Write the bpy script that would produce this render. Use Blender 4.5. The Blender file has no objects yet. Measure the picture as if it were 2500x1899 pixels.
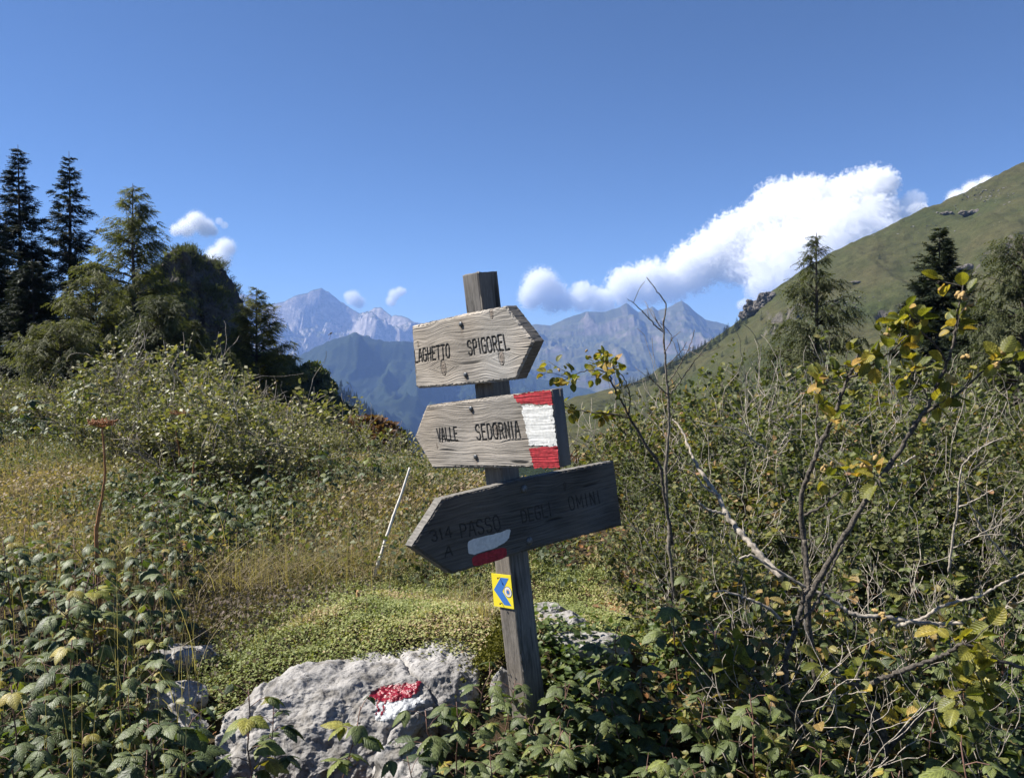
import bpy, bmesh, math, random
import numpy as np
from mathutils import Vector, Matrix

C = bpy.context.scene
COL = C.collection
R = math.radians
PI = math.pi

# ------------------------------------------------------------------ camera
FPX, CX, CY, HOR = 1950.0, 1250.0, 949.5, 850.0
PITCH = math.atan((CY - HOR) / FPX)
CAM = np.array([0.0, 0.0, 1.55])
cd = bpy.data.cameras.new("camera")
cam = bpy.data.objects.new("camera", cd)
COL.objects.link(cam)
cam.location = CAM
cam.rotation_euler = (R(90) - PITCH, 0, 0)
cd.sensor_width = 36
cd.lens = 36 * FPX / 2500
cd.clip_start = 0.05
cd.clip_end = 80000
C.camera = cam

# ------------------------------------------------------------------ light
ALPHA, ELEV = R(10), R(47)
SUN = Vector((-math.cos(ALPHA) * math.cos(ELEV), math.sin(ALPHA) * math.cos(ELEV), math.sin(ELEV)))
w = bpy.data.worlds.new("World")
C.world = w
w.use_nodes = True
nt = w.node_tree
sky = nt.nodes.new("ShaderNodeTexSky")
sky.sky_type = 'NISHITA'
sky.sun_disc = False
sky.sun_elevation = ELEV
sky.sun_rotation = math.atan2(SUN.x, SUN.y)
sky.altitude = 1800
sky.air_density = 0.8
sky.dust_density = 0.1
sky.ozone_density = 9.0
nt.links.new(sky.outputs[0], nt.nodes["Background"].inputs[0])
nt.nodes["Background"].inputs[1].default_value = 0.061
ld = bpy.data.lights.new("sun", 'SUN')
ld.energy = 5.0
ld.angle = R(0.53)
ld.color = (1.0, 0.955, 0.88)
lo = bpy.data.objects.new("sun", ld)
COL.objects.link(lo)
lo.rotation_mode = 'QUATERNION'
lo.rotation_quaternion = SUN.to_track_quat('Z', 'Y')
C.view_settings.view_transform = 'Standard'
C.view_settings.look = 'None'
C.view_settings.exposure = 1.1
C.view_settings.gamma = 1.0
cy = C.cycles
cy.use_denoising = True
cy.max_bounces = 24
cy.diffuse_bounces = 4
cy.glossy_bounces = 2
cy.transmission_bounces = 4
cy.transparent_max_bounces = 8
cy.volume_bounces = 20
cy.caustics_reflective = False
cy.caustics_refractive = False
cy.volume_max_steps = 256

# ------------------------------------------------------------------ helpers
def ray(px, py):
    x = (px - CX) / FPX
    z = -(py - CY) / FPX
    c, s = math.cos(PITCH), math.sin(PITCH)
    return np.array([x, c + z * s, -s + z * c])

def P(px, py, d):
    r = ray(px, py)
    return CAM + r * (d / r[1])

def hash3(ix, iy, iz, seed):
    h = (ix * 374761393 + iy * 668265263 + iz * 2147483647 + seed * 974634777) & 0xFFFFFFFF
    h = ((h ^ (h >> 13)) * 1274126177) & 0xFFFFFFFF
    h = ((h ^ (h >> 16)) * 2246822519) & 0xFFFFFFFF
    return ((h ^ (h >> 15)) & 0xFFFFFF) / float(0xFFFFFF)

def vn(x, y, z=0.0, seed=0):
    x, y, z = np.broadcast_arrays(np.asarray(x, float), np.asarray(y, float), np.asarray(z, float))
    fx, fy, fz = np.floor(x), np.floor(y), np.floor(z)
    ix, iy, iz = fx.astype(np.int64), fy.astype(np.int64), fz.astype(np.int64)
    u, v, w_ = x - fx, y - fy, z - fz
    u = u * u * u * (u * (6 * u - 15) + 10); v = v * v * v * (v * (6 * v - 15) + 10); w_ = w_ * w_ * w_ * (w_ * (6 * w_ - 15) + 10)
    r = 0
    for a in (0, 1):
        for b in (0, 1):
            for c in (0, 1):
                r = r + hash3(ix + a, iy + b, iz + c, seed) * (u if a else 1 - u) * (v if b else 1 - v) * (w_ if c else 1 - w_)
    return r * 2 - 1

def fbm(x, y, z=0.0, o=5, seed=0, gain=0.5, lac=2.03):
    s, a, f = 0, 1.0, 1.0
    for k in range(o):
        s = s + a * vn(np.asarray(x) * f, np.asarray(y) * f, np.asarray(z) * f, seed + k * 17)
        a *= gain; f *= lac
    return s

def ridged(x, y, z=0.0, o=6, seed=0, gain=0.55, lac=2.07):
    s, a, f, pr = 0, 1.0, 1.0, 1.0
    for k in range(o):
        n = 1 - np.abs(vn(np.asarray(x) * f, np.asarray(y) * f, np.asarray(z) * f, seed + k * 31))
        n = n * n
        s = s + a * n * pr
        pr = np.clip(n * 1.5, 0, 1)
        a *= gain; f *= lac
    return s

def sstep(a, b, x):
    t = np.clip((np.asarray(x, float) - a) / (b - a), 0, 1)
    return t * t * (3 - 2 * t)

class MB:
    """collects vertex/face arrays and links them as one mesh object"""
    def __init__(s):
        s.v, s.f3, s.f4, s.rnd, s.col, s.luv, s.n = [], [], [], [], [], [], 0
    def add(s, v, f3=None, f4=None, rnd=0.5, col=None):
        v = np.asarray(v, float).reshape(-1, 3)
        k = len(v)
        s.v.append(v)
        if f3 is not None and len(f3): s.f3.append(np.asarray(f3, int).reshape(-1, 3) + s.n)
        if f4 is not None and len(f4): s.f4.append(np.asarray(f4, int).reshape(-1, 4) + s.n)
        s.rnd.append(np.broadcast_to(np.asarray(rnd, float), (k,)))
        if col is not None: s.col.append(np.broadcast_to(np.asarray(col, float), (k, 3)))
        s.n += k
    def instances(s, tv, t3, t4, pos, rot, scale, rnd, luv=None):
        """template tv placed at pos (N,3), rot (N,3,3) columns = axes, scale (N,)"""
        N, K = len(pos), len(tv)
        if N == 0: return
        scale = np.asarray(scale, float)
        if scale.ndim == 1: scale = scale[:, None]
        loc = tv[None] * scale[:, None, :]
        v = np.einsum('nij,nkj->nki', rot, loc) + pos[:, None, :]
        off = (np.arange(N) * K)[:, None, None]
        f3 = (np.asarray(t3)[None] + off).reshape(-1, 3) if t3 is not None and len(t3) else None
        f4 = (np.asarray(t4)[None] + off).reshape(-1, 4) if t4 is not None and len(t4) else None
        s.add(v.reshape(-1, 3), f3, f4, np.repeat(np.asarray(rnd, float), K))
        if luv is not None: s.luv.append(np.tile(luv, (N, 1)))
    def mesh(s, name, mat, smooth=True):
        me = bpy.data.meshes.new(name)
        v = np.concatenate(s.v) if s.v else np.zeros((0, 3))
        f3 = np.concatenate(s.f3) if s.f3 else np.zeros((0, 3), int)
        f4 = np.concatenate(s.f4) if s.f4 else np.zeros((0, 4), int)
        me.vertices.add(len(v)); me.vertices.foreach_set("co", v.astype(np.float32).ravel())
        nl = f3.size + f4.size
        me.loops.add(nl)
        me.loops.foreach_set("vertex_index", np.concatenate([f3.ravel(), f4.ravel()]).astype(np.int32))
        me.polygons.add(len(f3) + len(f4))
        st = np.concatenate([np.arange(len(f3)) * 3, f3.size + np.arange(len(f4)) * 4]).astype(np.int32)
        me.polygons.foreach_set("loop_start", st)
        try:
            me.polygons.foreach_set("loop_total", np.concatenate([np.full(len(f3), 3), np.full(len(f4), 4)]).astype(np.int32))
        except Exception:
            pass
        me.update(calc_edges=True)
        me.polygons.foreach_set("use_smooth", np.full(len(f3) + len(f4), smooth))
        a = me.attributes.new("rnd", 'FLOAT', 'POINT')
        a.data.foreach_set("value", np.concatenate(s.rnd).astype(np.float32))
        if s.col:
            cc = np.concatenate(s.col)
            a = me.attributes.new("col", 'FLOAT_COLOR', 'POINT')
            a.data.foreach_set("color", np.concatenate([cc, np.ones((len(cc), 1))], 1).astype(np.float32).ravel())
        if s.luv and sum(len(q) for q in s.luv) == len(v):
            a = me.attributes.new('luv', 'FLOAT_VECTOR', 'POINT')
            a.data.foreach_set('vector', np.concatenate(s.luv).astype(np.float32).ravel())
        if mat is not None: me.materials.append(mat)
        me.validate()
        return me
    def build(s, name, mat, parent=None, smooth=True):
        o = bpy.data.objects.new(name, s.mesh(name, mat, smooth))
        COL.objects.link(o)
        o.parent = parent
        return o

def tag(o, label=None, cat=None, group=None, kind=None):
    if label: o['label'] = label
    if cat: o['category'] = cat
    if group: o['group'] = group
    if kind: o['kind'] = kind
    return o

def empty(name, loc, rz=0.0, sc=1.0):
    o = bpy.data.objects.new(name, None)
    COL.objects.link(o)
    o.location = loc
    o.rotation_euler = (0, 0, rz)
    o.scale = (sc, sc, sc)
    o.empty_display_size = 0.1
    return o

def copy_tree(o, parent=None):
    c = o.copy()
    COL.objects.link(c)
    c.parent = parent
    for ch in [x for x in CHILD.get(o.name, [])]:
        copy_tree(ch, c)
    return c
CHILD = {}
def reg(root, *parts):
    CHILD[root.name] = list(parts)
    return root

class Proto:
    """first use hands out the prototype itself, later uses hand out copies of it"""
    def __init__(s, root): s.root, s.used = root, False
    def put(s, loc, rz=0.0, sc=1.0, tilt=(0, 0)):
        o = s.root if not s.used else copy_tree(s.root)
        s.used = True
        o.location = loc
        o.rotation_euler = (tilt[0], tilt[1], rz)
        o.scale = (sc, sc, sc) if np.isscalar(sc) else sc
        return o

def norm(a):
    a = np.asarray(a, float)
    return a / np.maximum(np.linalg.norm(a, axis=-1, keepdims=True), 1e-9)

def frames(along, up):
    """rotation matrices with columns (across, along, normal)"""
    al = norm(along)
    n = up - (up * al).sum(-1, keepdims=True) * al
    n = norm(n)
    ac = np.cross(al, n)
    return np.stack([ac, al, n], axis=-1)

def tube(mb, pts, rad, k=6, rnd=0.5, col=None, cap=True):
    pts = np.asarray(pts, float); n = len(pts)
    rad = np.broadcast_to(np.asarray(rad, float), (n,))
    t = np.gradient(pts, axis=0); t = norm(t)
    ref = np.array([0.31, 0.22, 0.93])
    if abs(np.dot(t[0], ref)) > 0.9: ref = np.array([1.0, 0.1, 0.0])
    a = norm(np.cross(t, ref)); b = np.cross(t, a)
    th = np.arange(k) / k * 2 * PI
    ring = a[:, None] * np.cos(th)[None, :, None] + b[:, None] * np.sin(th)[None, :, None]
    v = pts[:, None] + ring * rad[:, None, None]
    i = np.arange(n - 1)[:, None] * k; j = np.arange(k)[None]; j2 = (j + 1) % k
    f4 = np.stack([i + j, i + j2, i + k + j2, i + k + j], -1).reshape(-1, 4)
    v = v.reshape(-1, 3)
    f3 = None
    if cap:
        v = np.concatenate([v, pts[:1], pts[-1:]])
        jj = np.arange(k); jn = (jj + 1) % k
        f3 = np.concatenate([np.stack([jn, jj, np.full(k, n * k)], 1),
                             np.stack([(n - 1) * k + jj, (n - 1) * k + jn, np.full(k, n * k + 1)], 1)])
    mb.add(v, f3, f4, rnd, col)

def smooth_line(pts, n):
    """Catmull-Rom resample"""
    p = np.asarray(pts, float)
    p = np.concatenate([2 * p[:1] - p[1:2], p, 2 * p[-1:] - p[-2:-1]])
    m = len(p) - 3
    t = np.linspace(0, m - 1e-6, n)
    i = t.astype(int); u = (t - i)[:, None]
    a, b, c, d = p[i], p[i + 1], p[i + 2], p[i + 3]
    return 0.5 * (2 * b + (c - a) * u + (2 * a - 5 * b + 4 * c - d) * u ** 2 + (3 * b - a - 3 * c + d) * u ** 3)

def grid_faces(nr, nc):
    i = np.arange(nr - 1)[:, None]; j = np.arange(nc - 1)[None]
    a = i * nc + j
    return np.stack([a, a + 1, a + nc + 1, a + nc], -1).reshape(-1, 4)

# ------------------------------------------------------------------ materials
def new_mat(name):
    m = bpy.data.materials.new(name)
    m.use_nodes = True
    return m, m.node_tree, m.node_tree.nodes["Principled BSDF"]

def ramp(t, stops):
    r = t.nodes.new("ShaderNodeValToRGB")
    e = r.color_ramp.elements
    while len(e) < len(stops): e.new(0.5)
    for el, (p_, c_) in zip(e, stops):
        el.position = p_; el.color = (*c_, 1)
    return r

def noise(t, scale, detail=6, rough=0.55, coord='Object', dist=0.0):
    tc = t.nodes.new("ShaderNodeTexCoord")
    n = t.nodes.new("ShaderNodeTexNoise")
    n.inputs['Scale'].default_value = scale
    n.inputs['Detail'].default_value = detail
    n.inputs['Roughness'].default_value = rough
    n.inputs['Distortion'].default_value = dist
    t.links.new(tc.outputs[coord], n.inputs['Vector'])
    return n

def bump(t, src, strength, dist=0.01, bsdf=None):
    b = t.nodes.new("ShaderNodeBump")
    b.inputs['Strength'].default_value = strength
    b.inputs['Distance'].default_value = dist
    t.links.new(src, b.inputs['Height'])
    if bsdf: t.links.new(b.outputs[0], bsdf.inputs['Normal'])
    return b

def plain(name, col, rough=0.7, metal=0.0, var=0.0, scale=30, bmp=0.0, bd=0.005, spec=0.4):
    m, t, b = new_mat(name)
    b.inputs['Roughness'].default_value = rough
    b.inputs['Metallic'].default_value = metal
    b.inputs['Specular IOR Level'].default_value = spec
    n = noise(t, scale)
    lo_ = tuple(max(0, c * (1 - var)) for c in col); hi_ = tuple(c * (1 + var) for c in col)
    r = ramp(t, [(0.3, lo_), (0.7, hi_)])
    t.links.new(n.outputs[0], r.inputs[0]); t.links.new(r.outputs[0], b.inputs['Base Color'])
    if bmp: bump(t, n.outputs[0], bmp, bd, b)
    return m

def leaf_mat(name, stops, trans=0.3, rough=0.45, spec=0.45, tint=1.25, veins=0):
    m, t, b = new_mat(name)
    a = t.nodes.new("ShaderNodeAttribute"); a.attribute_name = "rnd"
    r = ramp(t, stops)
    t.links.new(a.outputs['Fac'], r.inputs[0])
    if veins:
        # side veins and midrib in the leaf's own coordinates, plus blotches
        la = t.nodes.new("ShaderNodeAttribute"); la.attribute_name = "luv"
        sx = t.nodes.new("ShaderNodeSeparateXYZ"); t.links.new(la.outputs['Vector'], sx.inputs[0])
        m1 = t.nodes.new("ShaderNodeMath"); m1.operation = 'MULTIPLY_ADD'; m1.inputs[1].default_value = -0.32
        t.links.new(sx.outputs[1], m1.inputs[0]); t.links.new(sx.outputs[0], m1.inputs[2])
        m2 = t.nodes.new("ShaderNodeMath"); m2.operation = 'MULTIPLY'; m2.inputs[1].default_value = veins * 2 * PI; t.links.new(m1.outputs[0], m2.inputs[0])
        m3 = t.nodes.new("ShaderNodeMath"); m3.operation = 'COSINE'; t.links.new(m2.outputs[0], m3.inputs[0])
        m4 = t.nodes.new("ShaderNodeMath"); m4.operation = 'LESS_THAN'; m4.inputs[1].default_value = 0.09; t.links.new(sx.outputs[1], m4.inputs[0])
        m5 = t.nodes.new("ShaderNodeMath"); m5.operation = 'MAXIMUM'; t.links.new(m3.outputs[0], m5.inputs[0]); t.links.new(m4.outputs[0], m5.inputs[1])
        mp = t.nodes.new("ShaderNodeMapRange"); mp.inputs[1].default_value = -0.2; mp.inputs[2].default_value = 1.0; mp.inputs[3].default_value = 0.82; mp.inputs[4].default_value = 1.35
        t.links.new(m5.outputs[0], mp.inputs[0])
        bl = noise(t, 55, 3, 0.6); mb_ = t.nodes.new("ShaderNodeMapRange"); mb_.inputs[1].default_value = 0.35; mb_.inputs[2].default_value = 0.65; mb_.inputs[3].default_value = 0.72; mb_.inputs[4].default_value = 1.25
        t.links.new(bl.outputs[0], mb_.inputs[0])
        mm = t.nodes.new("ShaderNodeMath"); mm.operation = 'MULTIPLY'; t.links.new(mp.outputs[0], mm.inputs[0]); t.links.new(mb_.outputs[0], mm.inputs[1])
        vs = t.nodes.new("ShaderNodeVectorMath"); vs.operation = 'SCALE'; t.links.new(r.outputs[0], vs.inputs[0]); t.links.new(mm.outputs[0], vs.inputs['Scale'])
        class _O: pass
        r = _O(); r.outputs = [vs.outputs[0]]
        iv = t.nodes.new("ShaderNodeMath"); iv.operation = 'MULTIPLY'; iv.inputs[1].default_value = -1; t.links.new(m5.outputs[0], iv.inputs[0])
        bump(t, iv.outputs[0], 0.45, 0.003, b)
    t.links.new(r.outputs[0], b.inputs['Base Color'])
    b.inputs['Roughness'].default_value = rough
    b.inputs['Specular IOR Level'].default_value = spec
    if trans > 0:
        tr = t.nodes.new("ShaderNodeBsdfTranslucent")
        mx = t.nodes.new("ShaderNodeMix"); mx.data_type = 'RGBA'; mx.blend_type = 'MULTIPLY'
        mx.inputs[0].default_value = 1.0
        t.links.new(r.outputs[0], mx.inputs[6]); mx.inputs[7].default_value = (1.5 * tint, 1.6 * tint, 0.7, 1)
        t.links.new(mx.outputs[2], tr.inputs[0])
        ms = t.nodes.new("ShaderNodeMixShader"); ms.inputs[0].default_value = trans
        t.links.new(b.outputs[0], ms.inputs[1]); t.links.new(tr.outputs[0], ms.inputs[2])
        t.links.new(ms.outputs[0], t.nodes["Material Output"].inputs[0])
    return m

def attr_mat(name, rough=0.85, nscale=900, amount=0.25, spec=0.25, stretch=None):
    """base colour from the object's own 'col' attribute, broken up by fine noise"""
    m, t, b = new_mat(name)
    a = t.nodes.new("ShaderNodeAttribute"); a.attribute_name = "col"
    n = noise(t, nscale, 4, 0.6)
    mr = t.nodes.new("ShaderNodeMapRange")
    mr.inputs[1].default_value = 0.25; mr.inputs[2].default_value = 0.75
    mr.inputs[3].default_value = 1 - amount; mr.inputs[4].default_value = 1 + amount
    t.links.new(n.outputs[0], mr.inputs[0])
    mx = t.nodes.new("ShaderNodeVectorMath"); mx.operation = 'SCALE'
    t.links.new(a.outputs['Color'], mx.inputs[0]); t.links.new(mr.outputs[0], mx.inputs['Scale'])
    t.links.new(mx.outputs[0], b.inputs['Base Color'])
    b.inputs['Roughness'].default_value = rough
    b.inputs['Specular IOR Level'].default_value = spec
    bump(t, n.outputs[0], 0.3, 0.002, b)
    return m

M = {}
M['wood'] = attr_mat("weathered_wood", 0.9, 420, 0.14)
M['carve'] = plain("blackened_groove", (0.012, 0.011, 0.01), 0.9, var=0.3, scale=200)
M['worn'] = plain('worn_groove', (0.034, 0.031, 0.028), 0.9, var=0.6, scale=90)
M['red'] = plain("red_paint", (0.34, 0.022, 0.03), 0.75, var=0.4, scale=70, bmp=0.15, bd=0.002)
M['white'] = plain("white_paint", (0.66, 0.655, 0.62), 0.75, var=0.16, scale=70, bmp=0.15, bd=0.002)
M['redwet'] = plain("glossy_red_paint", (0.20, 0.006, 0.016), 0.28, var=0.4, scale=90, bmp=0.9, bd=0.006, spec=0.6)
M['whitewet'] = plain("glossy_white_paint", (0.40, 0.41, 0.42), 0.3, var=0.1, scale=90, bmp=0.7, bd=0.004)
M['steel'] = plain("bolt_steel", (0.12, 0.125, 0.13), 0.5, 0.5, var=0.4, scale=150)
M['rust'] = plain("rusty_nail", (0.11, 0.045, 0.025), 0.8, var=0.4, scale=200)
M['yellow'] = plain("yellow_plate", (0.82, 0.68, 0.035), 0.45, var=0.03, scale=20)
M['blue'] = plain("blue_print", (0.045, 0.17, 0.50), 0.45, var=0.04, scale=20)
M['navy'] = plain("navy_print", (0.06, 0.085, 0.16), 0.5)
M['cream'] = plain("white_print", (0.75, 0.74, 0.70), 0.5)
M['orange'] = plain("orange_print", (0.72, 0.42, 0.12), 0.5)
M['bark_pale'] = plain("pale_alder_bark", (0.16, 0.138, 0.112), 0.9, var=0.7, scale=70, bmp=0.6, bd=0.004)
M['bark_mid'] = plain("grey_alder_bark", (0.085, 0.072, 0.058), 0.9, var=0.85, scale=85, bmp=1.0, bd=0.006)
M['bark_dead'] = plain("bleached_dead_wood", (0.31, 0.27, 0.22), 0.85, var=0.6, scale=60, bmp=0.5, bd=0.003)
M['bark_con'] = plain("conifer_bark", (0.06, 0.048, 0.04), 0.9, var=0.4, scale=12, bmp=0.5, bd=0.02)
M['cane'] = plain("reddish_cane", (0.16, 0.085, 0.06), 0.6, var=0.4, scale=60)
M['birchpole'] = plain("bleached_stick", (0.62, 0.58, 0.52), 0.7, var=0.2, scale=25, bmp=0.3, bd=0.002)
M['hogweed'] = plain("dried_stalk", (0.33, 0.15, 0.06), 0.75, var=0.4, scale=40, bmp=0.4, bd=0.002)
M['twig_orange'] = plain("peeled_twig", (0.42, 0.24, 0.11), 0.7, var=0.4, scale=40, bmp=0.4, bd=0.003)
M['cone'] = plain("alder_cone", (0.36, 0.24, 0.09), 0.7, var=0.4, scale=250, bmp=0.8, bd=0.003)
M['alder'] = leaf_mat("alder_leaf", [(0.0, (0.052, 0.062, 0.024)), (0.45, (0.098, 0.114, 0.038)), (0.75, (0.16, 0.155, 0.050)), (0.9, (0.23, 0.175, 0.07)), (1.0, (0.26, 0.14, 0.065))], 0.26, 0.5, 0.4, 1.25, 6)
M['alder_y'] = leaf_mat("alder_leaf_yellow", [(0.0, (0.08, 0.095, 0.02)), (0.5, (0.16, 0.155, 0.028)), (0.8, (0.26, 0.22, 0.035)), (1.0, (0.34, 0.20, 0.06))], 0.3, 0.45, 0.4, 1.25, 7)
M['alder_n'] = leaf_mat('alder_leaf_near', [(0.0, (0.05, 0.07, 0.022)), (0.5, (0.10, 0.12, 0.035)), (0.8, (0.19, 0.18, 0.05)), (1.0, (0.27, 0.15, 0.06))], 0.28, 0.45, 0.45, 1.25, 7)
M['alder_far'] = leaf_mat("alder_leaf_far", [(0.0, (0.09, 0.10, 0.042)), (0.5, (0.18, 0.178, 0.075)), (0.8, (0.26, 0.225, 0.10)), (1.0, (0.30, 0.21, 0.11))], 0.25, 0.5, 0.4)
M['rasp'] = leaf_mat("raspberry_leaf", [(0.0, (0.038, 0.056, 0.020)), (0.5, (0.070, 0.092, 0.030)), (0.8, (0.105, 0.128, 0.042)), (0.92, (0.16, 0.18, 0.035)), (1.0, (0.28, 0.22, 0.045))], 0.22, 0.5, 0.4, 1.2, 7)
M['needle'] = leaf_mat("spruce_needles", [(0.0, (0.014, 0.023, 0.012)), (1.0, (0.038, 0.050, 0.024))], 0.1, 0.6, 0.3)
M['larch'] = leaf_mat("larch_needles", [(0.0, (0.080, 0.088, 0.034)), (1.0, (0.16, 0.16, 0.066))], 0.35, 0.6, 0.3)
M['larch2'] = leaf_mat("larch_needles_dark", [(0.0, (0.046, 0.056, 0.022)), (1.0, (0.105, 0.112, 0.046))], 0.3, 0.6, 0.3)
M['grassdry'] = leaf_mat("dry_grass", [(0.0, (0.09, 0.095, 0.04)), (0.35, (0.17, 0.145, 0.075)), (0.7, (0.28, 0.22, 0.13)), (1.0, (0.36, 0.29, 0.19))], 0.3, 0.6, 0.3)
M['meadow'] = leaf_mat("meadow_herbs", [(0.0, (0.06, 0.08, 0.034)), (0.4, (0.12, 0.13, 0.06)), (0.7, (0.21, 0.175, 0.095)), (1.0, (0.28, 0.20, 0.13))], 0.25, 0.6, 0.3)
M['thyme'] = leaf_mat("creeping_herb", [(0.0, (0.14, 0.165, 0.05)), (0.5, (0.24, 0.26, 0.085)), (0.8, (0.32, 0.30, 0.13)), (1.0, (0.35, 0.25, 0.15))], 0.2, 0.6, 0.3)
M['heath'] = leaf_mat("greyish_herb", [(0.0, (0.08, 0.075, 0.045)), (0.6, (0.16, 0.13, 0.10)), (1.0, (0.20, 0.15, 0.13))], 0.15, 0.7, 0.2)
M['moss'] = leaf_mat("moss", [(0.0, (0.04, 0.045, 0.008)), (1.0, (0.13, 0.12, 0.015))], 0.15, 0.8, 0.2)
M['litter'] = leaf_mat("fallen_leaves", [(0.0, (0.06, 0.035, 0.02)), (0.6, (0.16, 0.09, 0.04)), (1.0, (0.32, 0.15, 0.06))], 0.15, 0.7, 0.2)
M['fresh'] = leaf_mat('fresh_leaf', [(0.0, (0.05, 0.075, 0.02)), (0.5, (0.09, 0.125, 0.035)), (0.85, (0.15, 0.17, 0.05)), (1.0, (0.24, 0.18, 0.08))], 0.3, 0.5, 0.4)
M['black'] = plain("black_chitin", (0.012, 0.012, 0.016), 0.4)

def rock_mat(name, base=(0.36, 0.35, 0.34), s=1.0, dark=0.25):
    m, t, b = new_mat(name)
    n1 = noise(t, 2.2 * s, 8, 0.62); n2 = noise(t, 38 * s, 6, 0.7); n3 = noise(t, 9 * s, 6, 0.6, dist=0.6)
    r1 = ramp(t, [(0.28, tuple(c * 0.55 for c in base)), (0.5, base), (0.75, tuple(min(0.62, c * 1.35) for c in base))])
    t.links.new(n1.outputs[0], r1.inputs[0])
    r2 = ramp(t, [(0.33, (dark, dark, dark)), (0.47, (1, 1, 1))])
    t.links.new(n2.outputs[0], r2.inputs[0])
    r3 = ramp(t, [(0.36, (0.5, 0.47, 0.42)), (0.52, (1, 1, 1))])
    t.links.new(n3.outputs[0], r3.inputs[0])
    x = t.nodes.new("ShaderNodeMix"); x.data_type = 'RGBA'; x.blend_type = 'MULTIPLY'; x.inputs[0].default_value = 0.85
    t.links.new(r1.outputs[0], x.inputs[6]); t.links.new(r2.outputs[0], x.inputs[7])
    y = t.nodes.new("ShaderNodeMix"); y.data_type = 'RGBA'; y.blend_type = 'MULTIPLY'; y.inputs[0].default_value = 0.7
    t.links.new(x.outputs[2], y.inputs[6]); t.links.new(r3.outputs[0], y.inputs[7])
    t.links.new(y.outputs[2], b.inputs['Base Color'])
    b.inputs['Roughness'].default_value = 0.9
    b.inputs['Specular IOR Level'].default_value = 0.2
    b1 = bump(t, n2.outputs[0], 0.7, 0.008 / s)
    b2 = t.nodes.new("ShaderNodeBump"); b2.inputs['Strength'].default_value = 0.8; b2.inputs['Distance'].default_value = 0.03 / s
    t.links.new(n3.outputs[0], b2.inputs['Height']); t.links.new(b1.outputs[0], b2.inputs['Normal'])
    t.links.new(b2.outputs[0], b.inputs['Normal'])
    return m
M['limestone'] = rock_mat("limestone", (0.33, 0.315, 0.30), 1.6, 0.22)
M['scree'] = rock_mat('scree_rock', (0.20, 0.19, 0.17), 0.3, 0.4)
M['crag'] = rock_mat("crag_rock", (0.075, 0.068, 0.058), 0.12, 0.45)
M['outcrop'] = rock_mat("outcrop_rock", (0.15, 0.135, 0.12), 0.02, 0.5)

def terrain_mat(name, low, high, rock, s, rock_at=(0.55, 0.72), patch=None):
    """vegetation where the slope is gentle, rock where it is steep, broken up by noise"""
    m, t, b = new_mat(name)
    g = t.nodes.new("ShaderNodeNewGeometry")
    sp = t.nodes.new("ShaderNodeSeparateXYZ"); t.links.new(g.outputs['Normal'], sp.inputs[0])
    n1 = noise(t, s, 8, 0.65); n2 = noise(t, s * 9, 6, 0.65)
    r = ramp(t, [(0.35, low), (0.65, high)])
    t.links.new(n1.outputs[0], r.inputs[0])
    ad = t.nodes.new("ShaderNodeMath"); ad.operation = 'MULTIPLY_ADD'
    ad.inputs[1].default_value = 0.45; t.links.new(n2.outputs[0], ad.inputs[0]); 
    sb = t.nodes.new("ShaderNodeMath"); sb.operation = 'SUBTRACT'; sb.inputs[1].default_value = 0.225
    t.links.new(sp.outputs[2], sb.inputs[0]); t.links.new(sb.outputs[0], ad.inputs[2])
    mr = t.nodes.new("ShaderNodeMapRange")
    mr.inputs[1].default_value = rock_at[0]; mr.inputs[2].default_value = rock_at[1]
    mr.inputs[3].default_value = 1; mr.inputs[4].default_value = 0
    t.links.new(ad.outputs[0], mr.inputs[0])
    rr = ramp(t, [(0.3, tuple(c * 0.65 for c in rock)), (0.7, tuple(c * 1.2 for c in rock))])
    t.links.new(n2.outputs[0], rr.inputs[0])
    x = t.nodes.new("ShaderNodeMix"); x.data_type = 'RGBA'
    t.links.new(mr.outputs[0], x.inputs[0]); t.links.new(r.outputs[0], x.inputs[6]); t.links.new(rr.outputs[0], x.inputs[7])
    y = t.nodes.new("ShaderNodeMix"); y.data_type = 'RGBA'; y.blend_type = 'MULTIPLY'; y.inputs[0].default_value = 1
    n3 = noise(t, s * 55, 4, 0.7)
    av = t.nodes.new("ShaderNodeMath"); av.operation = 'MULTIPLY_ADD'; av.inputs[1].default_value = 0.55
    hv = t.nodes.new("ShaderNodeMath"); hv.operation = 'MULTIPLY'; hv.inputs[1].default_value = 0.45
    t.links.new(n3.outputs[0], av.inputs[0]); t.links.new(n2.outputs[0], hv.inputs[0]); t.links.new(hv.outputs[0], av.inputs[2])
    rv = ramp(t, [(0.36, (0.55, 0.55, 0.55)), (0.64, (1.3, 1.3, 1.3))]); t.links.new(av.outputs[0], rv.inputs[0])
    t.links.new(x.outputs[2], y.inputs[6]); t.links.new(rv.outputs[0], y.inputs[7])
    t.links.new(y.outputs[2], b.inputs['Base Color'])
    b.inputs['Roughness'].default_value = 0.95
    b.inputs['Specular IOR Level'].default_value = 0.1
    bump(t, av.outputs[0], 0.7, 0.06 / s, b)
    return m
M['soil'] = terrain_mat("soil_and_litter", (0.035, 0.028, 0.016), (0.085, 0.062, 0.034), (0.09, 0.07, 0.05), 3.0)
M['pasture'] = terrain_mat("alpine_pasture", (0.050, 0.060, 0.021), (0.082, 0.076, 0.034), (0.15, 0.135, 0.11), 0.018, (0.5, 0.62))
M['forest'] = terrain_mat("forest_slope", (0.012, 0.022, 0.010), (0.030, 0.042, 0.018), (0.05, 0.05, 0.04), 0.006, (0.2, 0.3))
M['massif'] = terrain_mat("limestone_massif", (0.075, 0.085, 0.045), (0.16, 0.15, 0.10), (0.40, 0.36, 0.32), 0.002, (0.66, 0.84))
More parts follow.
